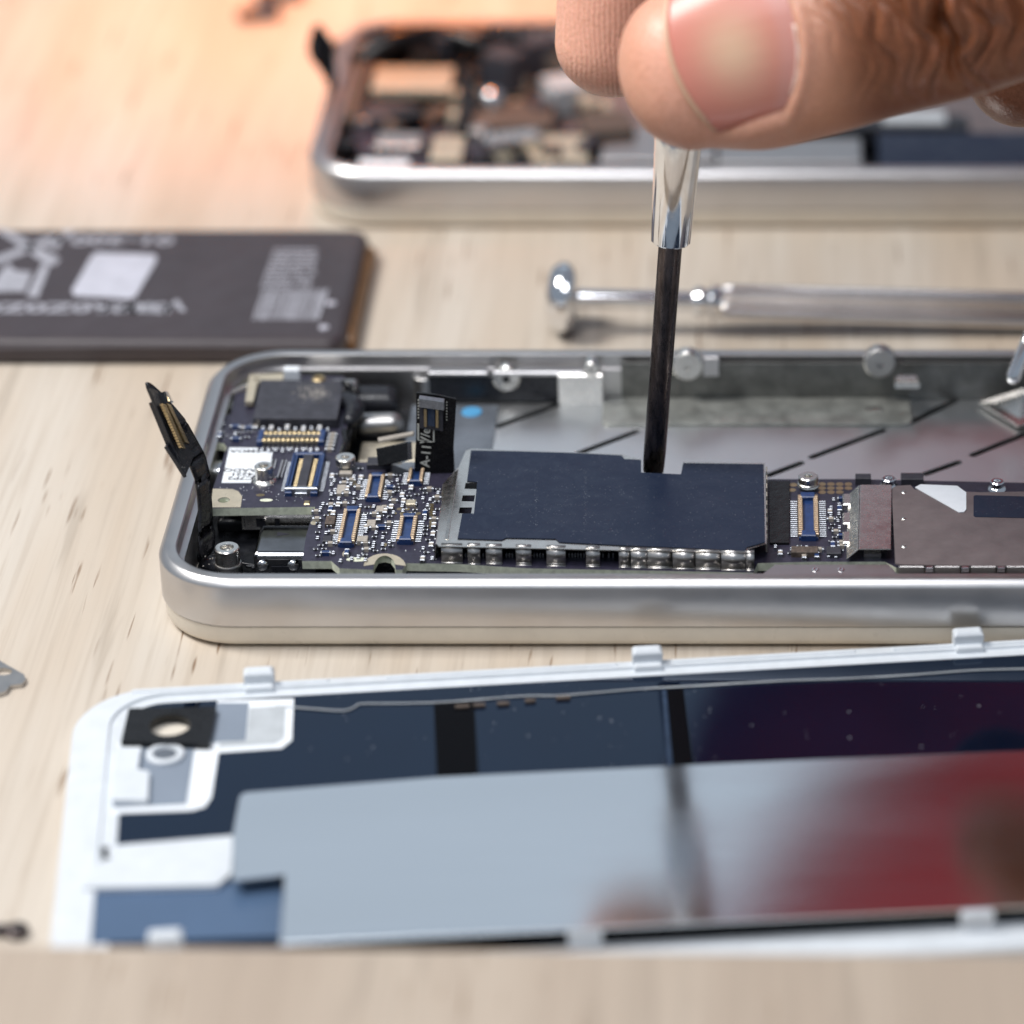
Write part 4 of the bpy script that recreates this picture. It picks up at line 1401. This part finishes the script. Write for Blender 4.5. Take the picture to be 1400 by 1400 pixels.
# crossed-out bin mark, upside down to the camera
for poly in ([(-6, 313), (8, 313), (82, 354), (76, 362), (62, 360)], [(-8, 352), (90, 315), (102, 314), (96, 322), (-6, 362)], [(66, 338), (78, 318), (88, 318), (78, 342)], [(36, 405), (58, 360), (68, 362), (52, 406)],
             [(-10, 392), (0, 372), (12, 360), (20, 370), (44, 372), (34, 398), (-10, 399)]):
    mb.holed([P(a, b_, zt) for a, b_ in poly], [], zt - .02, zt, "print_white")
for body, px, py, sz, wd in (("110A0Z0Z0Z0", 78, 420, 4.0, 1.28), ("W", 163, 420.5, 4.0, 1.2), ("30", 201, 420.5, 4.0, 1.5), ("V", 240, 417, 4.6, 1.0), ("01-300", 168, 328, 3.6, 1.35)):
    x, y = P(px, py, zt)
    mb.text(body, sz, Matrix.Translation((x, y, zt)) @ ROT @ Matrix.Scale(wd, 4, (1, 0, 0)), "print_white", bold=.035)
a, b_ = P(345, 437, zt), P(425, 396, zt)
x = a[0]
while x < b_[0] + 2:                             # bar code block
    wv = rnd.choice((.16, .25, .4))
    mb.sheet([(x, a[1], zt), (x + wv, a[1], zt), (x + wv + .3, b_[1], zt), (x + .3, b_[1], zt)], "print_white")
    x += wv + rnd.choice((.10, .16, .25))
a, b_ = P(356, 393, zt), P(432, 338, zt)
for k in range(9):                               # small type running across
    y = a[1] + (b_[1] - a[1]) * k / 9
    x = a[0] + k * .05
    while x < b_[0]:
        wv = .3 + rnd.random() * .9
        mb.sheet([(x, y, zt), (x + wv, y, zt), (x + wv, y + .75, zt), (x, y + .75, zt)], "print_white")
        x += wv + .15 + (rnd.random() < .15) * .9
mb.build("printing", "print_white", bat, recalc=False)

# ------------------------------------------------------------------ screwdriver lying on the table
La, Lb = P3(766, 407, 5.0), P3(1400, 424, 2.9)
ax = (Lb - La).normalized()
lie = thing("lying_screwdriver", (La.x + 30, La.y - 4, 0), "chrome precision screwdriver lying on the table behind the phone", "screwdriver", "precision screwdrivers")
mx = Matrix.Translation(La) @ ax.to_track_quat('Z', 'Y').to_matrix().to_4x4()
mb = MB(); mb.lathe([(.02, -2.0), (2.6, -1.8), (4.0, -1.0), (4.6, 0), (4.6, .9), (3.9, 1.7), (2.2, 2.2), (1.3, 2.4), (.02, 2.4)], n=32); mb.xf(0, mx); mb.build("swivel_cap", "chrome", lie, smooth=40)
mb = MB(); mb.lathe([(.02, 2.0), (1.25, 2.1), (1.25, 17.5), (.02, 17.6)], n=20); mb.xf(0, mx); mb.build("neck", "chrome", lie, smooth=40)
mb = MB(); mb.lathe([(.02, 17), (1.7, 17.2), (2.0, 18), (1.6, 18.7), (1.6, 19.1), (2.1, 19.6), (2.1, 20.4), (1.8, 20.9), (.02, 21)], n=24); mb.xf(0, mx); mb.build("collar", "chrome", lie, smooth=40)
mb = MB()
n_ = 60
rings = []
for z, r_ in ((20.6, 1.6), (21.2, 2.05), (22, 2.15), (70, 2.3), (72, 2.0), (74, 1.6)):
    rings.append([(r_ * (1 + (.045 if i % 2 else -.045) * (1 if 21 < z < 71 else 0)) * math.cos(2 * math.pi * i / n_), r_ * (1 + (.045 if i % 2 else -.045)) * math.sin(2 * math.pi * i / n_), z) for i in range(n_)])
mb.loft(rings); mb.xf(0, mx); mb.build("knurled_grip", "grip_metal", lie)
mb = MB(); mb.lathe([(.02, 73.5), (1.2, 73.6), (1.2, 100), (1.0, 104), (.02, 104.2)], n=20); mb.xf(0, mx); mb.build("blade", "dark_steel", lie, smooth=40)

# ------------------------------------------------------------------ screwdriver in the hand
tip = P3(893, 646, 7.4)
top = PY(927.5, 190, tip.y)
ax = (top - tip).normalized()
hold = thing("held_screwdriver", tip, "upright screwdriver with dark shaft and chrome ferrule gripped by the fingers", "screwdriver", "precision screwdrivers")
mx = Matrix.Translation(tip) @ ax.to_track_quat('Z', 'Y').to_matrix().to_4x4()
mb = MB()
n_ = 20
rings = []
for z, rx, ry in ((0, 1.12, .30), (.25, 1.2, .36), (1.6, 1.27, .66), (3.2, 1.3, 1.0), (4.6, 1.3, 1.28), (12, 1.3, 1.3), (24, 1.33, 1.33), (30.5, 1.35, 1.35)):
    rings.append([(ry * math.cos(2 * math.pi * i / n_ + .2), rx * math.sin(2 * math.pi * i / n_ + .2), z) for i in range(n_)])
mb.loft(rings); mb.xf(0, mx); mb.build("shaft", "dark_steel", hold, smooth=22)
mb = MB(); fz = (PY(917, 330, tip.y) - tip).length
mb.lathe([(.9, fz - .02), (2.15, fz), (2.25, fz + .12), (2.32, fz + 1.5), (2.72, fz + 13.2), (2.6, fz + 13.6), (.9, fz + 13.7)], n=14); mb.xf(0, mx); mb.build("ferrule", "chrome", hold, smooth=30)
mb = MB(); mb.lathe([(1.5, fz + 13.2), (2.3, fz + 13.8), (2.35, fz + 50), (1.8, fz + 52), (.02, fz + 52.2)], n=24); mb.xf(0, mx); mb.build("grip", "alu_dark", hold, smooth=30)
mb = MB(); mb.lathe([(.02, fz + 51.5), (3.0, fz + 52.5), (4.2, fz + 54), (4.2, fz + 55), (3.0, fz + 56.2), (.02, fz + 56.6)], n=28); mb.xf(0, mx); mb.build("swivel_cap", "chrome", hold, smooth=40)

# ------------------------------------------------------------------ the hand and its sleeve
person = thing("person", (60, 60, 60), "hand in a red sleeve pinching an upright screwdriver between thumb and finger", "person")
NV = Vector((0, -_c, _s))                        # the thumb nail faces this way
WV = Vector((0, _s, _c))
YT = 17.5
tp = [PY(938, 96, YT), PY(1010, 74, YT), PY(1100, 50, YT), PY(1200, 20, YT + .5), PY(1300, -12, YT + 1), PY(1420, -58, YT + 3), PY(1560, -112, YT + 7)]
hb = MB()
tube(hb, tp + [Vector((58, 34, 96)), Vector((82, 50, 104))], [7.2, 8.6, 8.9, 9.0, 9.6, 9.6, 10.0, 13, 17], [8.7, 10.6, 10.9, 10.9, 11.4, 11.8, 12.2, 15, 18], up=WV, n=40)
it = PY(838, 60, tip.y + 7.6)
tube(hb, [it, it + Vector((1.8, 2.0, 9)), it + Vector((6, 5, 24)), it + Vector((20, 12, 45)), Vector((24, 54, 118)), Vector((62, 64, 120))], [6.6, 7.4, 7.6, 8.0, 9, 11], [6.0, 6.8, 7.2, 8.0, 9, 11], up=Vector((.3, -1, .1)), n=32)
mt = PY(1398, 96, 46)
tube(hb, [mt, mt + Vector((5, 4, 6)), mt + Vector((8, 14, 22)), mt + Vector((2, 24, 44)), Vector((64, 78, 118))], [6.6, 7.2, 7.6, 8.4, 11], n=28, up=Vector((.3, -1, .1)))
tube(hb, [mt + Vector((19, 8, 4)), mt + Vector((24, 14, 12)), mt + Vector((26, 26, 30)), mt + Vector((20, 36, 48)), Vector((76, 92, 112))], [6.4, 7.0, 7.4, 8.2, 11], n=28, up=Vector((.3, -1, .1)))
tube(hb, [mt + Vector((36, 16, 8)), mt + Vector((40, 22, 16)), mt + Vector((42, 34, 32)), mt + Vector((40, 44, 46)), Vector((88, 104, 104))], [5.6, 6.0, 6.4, 7.4, 10], n=28, up=Vector((.3, -1, .1)))
for a_ in ((62, 64, 118), (66, 78, 117), (78, 92, 111), (88, 102, 104)):
    tube(hb, [Vector(a_), Vector((106, 80, 108)), Vector((134, 94, 112))], [11, 17, 19], n=24)
tube(hb, [Vector((80, 50, 104)), Vector((106, 72, 108)), Vector((134, 94, 112)), Vector((175, 150, 120))], [16, 20, 20, 23], n=28)
me = bpy.data.meshes.new("hand_raw")
me.from_pydata([tuple(v) for v in hb.v], [], hb.f)
bm = bmesh.new(); bm.from_mesh(me); bmesh.ops.recalc_face_normals(bm, faces=bm.faces); bm.to_mesh(me); bm.free()
tmp = bpy.data.objects.new("hand_raw", me)
col.objects.link(tmp)
rm = tmp.modifiers.new("r", 'REMESH'); rm.mode = 'VOXEL'; rm.voxel_size = .34
smm = tmp.modifiers.new("s", 'SMOOTH'); smm.factor = .5; smm.iterations = 16
dg = bpy.context.evaluated_depsgraph_get()
hm = bpy.data.meshes.new_from_object(tmp.evaluated_get(dg))
bpy.data.objects.remove(tmp)
N = len(hm.vertices)
co = np.empty(N * 3, dtype=np.float64); hm.vertices.foreach_get("co", co); co = co.reshape(-1, 3)
no = np.empty(N * 3, dtype=np.float64); hm.vertices.foreach_get("normal", no); no = no.reshape(-1, 3)
tax = np.array((tp[3] - tp[0]).normalized())      # along the thumb, tip -> knuckle
nv, wvv = np.array(NV), None
nc = np.array(PY(1008, 62, YT))                   # middle of the nail, on the thumb's axis
wvv = np.cross(tax, np.cross(nv, tax)); nn = wvv / np.linalg.norm(wvv)          # out of the nail
ww = np.cross(nn, tax); ww *= np.sign(ww[2])                                    # across the nail, upwards
rel = co - nc
U, Vc, Hn = rel @ tax, rel @ ww, rel @ nn
onthumb = (np.abs(Vc) < 14) & (Hn > -2) & (U > -20) & (U < 40) & (co[:, 1] < 32)
facing = np.clip((no @ nn - .0) / .35, 0, 1) * onthumb


def sm(x, a, b_):
    t = np.clip((x - a) / (b_ - a), 0, 1)
    return t * t * (3 - 2 * t)


U0, U1, VW = -6.2, 7.0, 8.9                       # free edge, cuticle, half width


def nail_sd(u, v):
    """>0 inside the nail outline (mm, roughly)"""
    vn = np.clip(np.abs(v) / VW, 0, 1.5)
    lo = U0 + 2.2 * vn ** 2.2                     # free edge, bowed
    hi = U1 - 3.6 * vn ** 2.4                     # cuticle
    return np.minimum(np.minimum(u - lo, hi - u), VW - np.abs(v))


sd = nail_sd(U, Vc)
disp = np.zeros(N)
disp -= .75 * sm(sd, -.3, .5) * facing            # bed of the nail
fold = np.exp(-((sd + .9) / .75) ** 2) * sm(U, -4.5, -1) * facing
disp += .42 * fold
rg = np.random.RandomState(5)
kn = np.zeros(N)
ctr = U + .9 * np.sin(Vc * .45 + .8) + .5 * np.sin(Vc * 1.1)
for u0, dep, wd, v0, v1, bend in ((12.9, .2, .3, -9, 4, .0), (17.0, .3, .3, -10, 0, .01), (20.7, .4, .3, -11, -2, -.02), (22.6, .5, .3, -11, -3, .03), (24.3, .35, .3, -10, 3, -.01), (26.4, .35, .3, -10, 3, -.02), (30.2, .3, .3, -10, 3, -.03), (9.6, .12, .4, -7, 9, .01), (11.6, .22, .45, -8, 9, .012), (14.6, .45, .5, -9, 12, .015), (16.2, .25, .4, -5, 12, -.01), (18.0, .75, .6, -8, 12, .02), (19.8, .5, .45, -6, 12, .03), (21.6, 1.5, .8, -10, 12, .012), (23.4, .7, .5, -7, 12, -.02), (25.2, .9, .6, -9, 12, -.012), (27.4, .5, .5, -8, 12, -.02),
                                  (29.0, .8, .6, -9, 12, -.02), (31.4, .5, .5, -9, 12, -.02), (33.5, .6, .6, -9, 10, -.03), (36, .5, .6, -9, 10, -.03)):
    line = u0 + bend * (Vc + 3) ** 2 + .5 * np.sin(Vc * .7 + u0)
    kn += dep * np.exp(-((ctr - line) / (wd * .85)) ** 2) * sm(Vc, v0 - 2.5, v0 + 1.5) * (1 - sm(Vc, v1 - 3, v1))
pit = np.exp(-(((U - 21.4) / 1.3) ** 2 + ((Vc + 5.5) / 2.8) ** 2))
kn += 1.3 * pit
disp -= kn * facing * 1.5
bulge = np.exp(-((U - 22) / 7.0) ** 2) * np.exp(-((Vc - 2) / 8) ** 2)
disp += .8 * bulge * facing
co2 = co + no * disp[:, None]
# skin tones: pink round the nail and on the pads, shade painted brown past the nail
pink = np.exp(-(np.clip(-sd, 0, 50) / 3.2) ** 2) * onthumb * .55 + .45 * sm(-U, 3, 9) * onthumb
brown = sm(U, 6.5, 14.0) * sm(co[:, 0], 1, 7) * .95
brown = np.where(co[:, 0] > 40, .8, brown)
idx = (np.linalg.norm(co - np.array(it + Vector((2, 0, 4))), axis=1) < 17) & (co[:, 1] > 26.5)
dist = np.linalg.norm(co - np.array(it + Vector((1, 0, 0))), axis=1)
pink = np.where(co[:, 1] > 26.5, np.maximum(pink, .9 * (1 - sm(dist, 9, 24))), pink)
ridge = np.where(co[:, 1] > 26.5, np.clip(-no[:, 1] * 2, 0, 1) * (1 - sm(dist, 9, 18)), 0)
tone = np.stack([np.clip(pink, 0, 1), np.clip(brown, 0, 1), ridge, np.ones(N)], 1)
pbv = np.array(BASE[person.name])
hm.vertices.foreach_set("co", ((co2 - pbv) * S).astype(np.float32).ravel())
ca = hm.color_attributes.new("tone", 'FLOAT_COLOR', 'POINT')
ca.data.foreach_set("color", tone.astype(np.float32).ravel())
hm.polygons.foreach_set("use_smooth", [True] * len(hm.polygons))
hm.materials.clear(); hm.materials.append(MATS["skin"])
hm.update()
hand = bpy.data.objects.new("hand", hm)
col.objects.link(hand); hand.parent = person
# nail plate laid on the thumb's own curve
from mathutils.bvhtree import BVHTree
bv = BVHTree.FromPolygons([tuple(v) for v in hb.v], hb.f)


def nail_grid(u_of, name, mat, lift, nu=26, nvn=34):
    vs, ton = [], []
    for j in range(nvn + 1):
        vn = -1 + 2 * j / nvn
        for i in range(nu + 1):
            u, v = u_of(i / nu, vn)
            o_ = nc + tax * u + ww * v + nn * 40
            h = bv.ray_cast(Vector(o_), Vector(-nn))
            hgt = (np.array(h[0]) - nc) @ nn if h[0] else 5.0
            hgt_c = 8.75 * math.sqrt(max(.02, 1 - (v / 11.6) ** 2)) + .02 * u
            hh = .55 * hgt + .45 * hgt_c
            edge = 1 - abs(vn) ** 10
            vs.append(Vector(nc + tax * u + ww * v + nn * (hh + lift - .45 * (1 - edge))))
            ton.append((math.exp(-(((u - .2) / 3.6) ** 2 + ((v + 1.5) / 4.2) ** 2)) * .9, float(sm(np.array(u - (U1 - 3.0 * abs(vn) ** 2 - 2.6)), 0, 1.6)) * .22, 0, 1))
    fs = [[j * (nu + 1) + i, j * (nu + 1) + i + 1, (j + 1) * (nu + 1) + i + 1, (j + 1) * (nu + 1) + i] for j in range(nvn) for i in range(nu)]
    m_ = MB(); m_.add(vs, fs)
    o = m_.build(name, mat, person, smooth=80)
    a_ = o.data.color_attributes.new("tone", 'FLOAT_COLOR', 'POINT')
    a_.data.foreach_set("color", [c for t in ton for c in t])
    s_ = o.modifiers.new("s", 'SOLIDIFY'); s_.thickness = .35 * S
    return o


nail_grid(lambda s_, vn: ((U0 + 2.2 * abs(vn) ** 2.2) * (1 - s_) + (U1 + .4 - 3.6 * abs(vn) ** 2.4) * s_, vn * VW * .985), "thumb_nail", "nail", -.12)
nail_grid(lambda s_, vn: (U0 + 2.2 * abs(vn) ** 2.2 - .45 + .48 * s_, vn * VW * .96), "nail_edge", "nail_edge", -.10, nu=3)
nail_grid(lambda s_, vn: ((U1 - .15 - 3.6 * abs(-.45 + .42 * vn) ** 2.4) + (.34 + .1 * math.sin(vn * 9)) * s_, (-.45 + .42 * vn) * VW * .985), "cuticle", "cuticle", .10, nu=3)
# red sleeve over the forearm and upper arm
mb = MB()
tube(mb, [Vector((165, 136, 118)), Vector((183, 170, 122)), Vector((182, 240, 130)), Vector((112, 312, 165)), Vector((46, 362, 248)), Vector((36, 385, 330))], [31, 34, 42, 52, 60, 66], n=36)
for v in mb.v:
    v += Vector((rnd.gauss(0, .6), rnd.gauss(0, .6), 3 * math.sin(v.y * .11 + v.x * .05)))
mb.build("sleeve", "red_cloth", person, smooth=80)
mb = MB()
tube(mb, [Vector((60, 366, 300)), Vector((50, 378, 325)), Vector((42, 385, 350))], [66, 70, 68], n=36)
for v in mb.v:
    v += Vector((rnd.gauss(0, .8), rnd.gauss(0, .8), 2 * math.sin(v.x * .13)))
mb.build("reflected_dark_form", "unseen_dark", person, smooth=80)  # unseen dark form added so the navy glass reflects black

# ------------------------------------------------------------------ second phone behind, out of focus
back = thing("open_phone", (-5, 143, 0), "blurred silver phone casing full of loose brown parts behind the hand", "phone", "opened phones on the table")
BX0, BYN = -63.4, 113.4
shell(back, BX0, BYN, BX0 + 115.2, BYN + 58.6)


def Q(name, px, py, z, w_, d, h, mat, rz=0.0, ch=.2):
    x, y = P(px, py, z + h)
    mb = MB(); mb.box(x, y, z, w_, d, h, ch=min(ch, h * .4), rz=rz)
    return mb.build(name, mat, back, bevel=.1)


x0b, x1b = BX0 + 3.2, BX0 + 112
mb = MB(); mb.box((x0b + x1b) / 2, BYN + 40, 2, x1b - x0b, 30, 1.4, ch=.2); mb.build("mid_plate", "brown_plate", back)
mb = MB(); mb.box(-36, BYN + 15, 3.0, 46, 22, 1.2, ch=.2); bb = mb.build("circuit_board", "pcb", back)
Q("cream_module", 565, 105, 6.0, 11.5, 8.5, 1.6, "cream_pad")
Q("dark_module", 520, 150, 4.4, 9, 6, 2.0, "chip")
Q("dark_module", 690, 155, 4.4, 14, 9, 2.2, "chip_side")
Q("small_shield", 545, 190, 4.4, 6.5, 5, 2.0, "nickel")
Q("small_shield", 612, 200, 4.4, 4.5, 8, 3.6, "cream_pad")
Q("small_shield", 525, 222, 4.2, 7, 3, 3.4, "label")
Q("small_shield", 700, 185, 4.4, 8, 4, 3.2, "nickel", .3)
Q("battery_tray", 765, 200, 3.6, 8.5, 9, 2.6, "cream_pad")
Q("steel_cover", 900, 195, 3.6, 16, 12, 2.6, "steel_plate")
Q("steel_cover", 1080, 205, 3.6, 20, 9, 2.8, "steel_plate")
Q("dark_shield", 1310, 205, 3.6, 22, 13, 3.6, "shield_film")
Q("black_strip", 1180, 165, 3.6, 30, 5, 3.0, "black_plastic")
Q("steel_cover", 1250, 158, 4, 9, 4, 3.2, "tape")
Q("small_shield", 770, 110, 4, 5, 6, 4.0, "tape", .4)
Q("dark_module", 830, 165, 4, 7, 7, 3.6, "chip_side", .2)
for px, py, w_, h in ((475, 195, 2.2, 3.5), (490, 160, 3, 3), (655, 175, 2.5, 3.4), (740, 140, 3, 4), (640, 150, 3, 3.0), (500, 215, 2, 4), (600, 150, 4, 2.4), (805, 140, 3.5, 3), (660, 215, 3.5, 3), (560, 150, 3, 3.2), (715, 215, 3, 3)):
    Q("small_chip", px, py, 4.2, w_, 2.6, h - 1.0, rnd.choice(("chip", "chip_side", "nickel", "flex")), rnd.random())
for k, (px, py) in enumerate(((480, 60), (540, 44), (600, 40), (650, 44), (700, 40), (740, 52), (770, 70), (580, 62), (690, 70))):
    Q("loose_part", px, py, 5.0, 5.5, 4.0, 3.6 + (k % 3), ("chip_side", "flex", "chip")[k % 3], k * .7)
for k in range(34):
    px, py = 470 + 360 * rnd.random(), 70 + 150 * rnd.random()
    Q("loose_part", px, py, 4.2, 1.5 + 3 * rnd.random(), 1.5 + 3 * rnd.random(), 1 + 2.4 * rnd.random(), rnd.choice(("chip", "chip_side", "flex", "chip_side", "brown_plate", "cream_pad")), rnd.random() * 1.5)
x, y = P(672, 122, 9)
mb = MB(); mb.lathe([(1.6, 4), (1.6, 8.3), (1.3, 8.8), (.7, 9.1), (.02, 9.2)], (x, y, 0), 20); mb.build("chrome_post", "chrome", back, smooth=50)
mb = MB(); q0 = P3(460, 150, 5)
tube(mb, [Vector((q0.x, q0.y, 4.5)), PY(452, 105, q0.y), PY(440, 70, q0.y + 1), PY(434, 38, q0.y + 2)], [1.4, 1.3, 2.2, .8], [.5, .5, .6, .5], n=14); mb.build("raised_flex", "flex", back, smooth=60)
mb = MB(); tube(mb, [P3(500, 80, 8), P3(540, 55, 10), P3(610, 48, 10), P3(660, 62, 9), P3(700, 60, 8)], [1.6, 1.8, 1.7, 2.2, 1.5], n=14); mb.build("curled_ribbon", "flex", back, smooth=60)
mb = MB(); tube(mb, [P3(500, 85, 7), P3(492, 120, 7), P3(480, 165, 6)], [1.1, 1.3, 1.1], n=12); mb.build("curled_ribbon", "chip_side", back, smooth=60)
mb = MB(); tube(mb, [P3(625, 80, 7), P3(640, 130, 7), P3(632, 180, 6)], [1.1, 1.3, 1.3], n=12); mb.build("curled_ribbon", "flex", back, smooth=60)

# ------------------------------------------------------------------ loose bits on the wood
zz = .5
mb = MB(); mb.holed([P(a, b_, zz) for a, b_ in ((-60, 890), (-10, 897), (8, 908), (33, 922), (35, 929), (30, 935), (14, 937), (8, 945), (-60, 965))], [[P(4 + 13 * math.cos(t), 918 + 5 * math.sin(t), zz) for t in np.linspace(0, 2 * math.pi, 14, endpoint=False)]], .02, zz)
q = P3(0, 925, 0)
o = mb.build("metal_bracket", "alu_dark", bevel=.08, loc=(q.x, q.y, 0)); tag(o, "small grey metal bracket with a hole at the left edge of the table", "bracket")
mb = MB(); q = P3(24, 1278, 0)
mb.lathe([(1.1, 0), (1.2, .3), (1.1, .8), (.7, 1.0), (.35, .95), (.02, .8)], (q.x, q.y, 0), 16); mb.box(q.x - 2.5, q.y, .2, 4, 1.2, .8, ch=.2)
o = mb.build("dark_screw", "dark_steel", smooth=40, loc=(q.x, q.y, 0)); tag(o, "small dark screw beside the lower left corner of the white panel", "screw")
for px, py, ln, lab_ in ((350, 28, 4, "blurred dark screw near the top edge of the photo, the lower of two"), (378, 2, 5, "blurred dark screw cut by the top edge of the photo")):
    q = P3(px, py, 0)
    mb = MB(); tube(mb, [Vector((q.x - ln * .5, q.y - 1, 1.2)), Vector((q.x, q.y, 1.2)), Vector((q.x + ln * .5, q.y + 1, 1.2))], [.9, 1.1, 1.9], n=12)
    o = mb.build("loose_screw", "dark_steel", smooth=50, loc=(q.x, q.y, 0)); tag(o, lab_, "screw", "loose screws at the back")
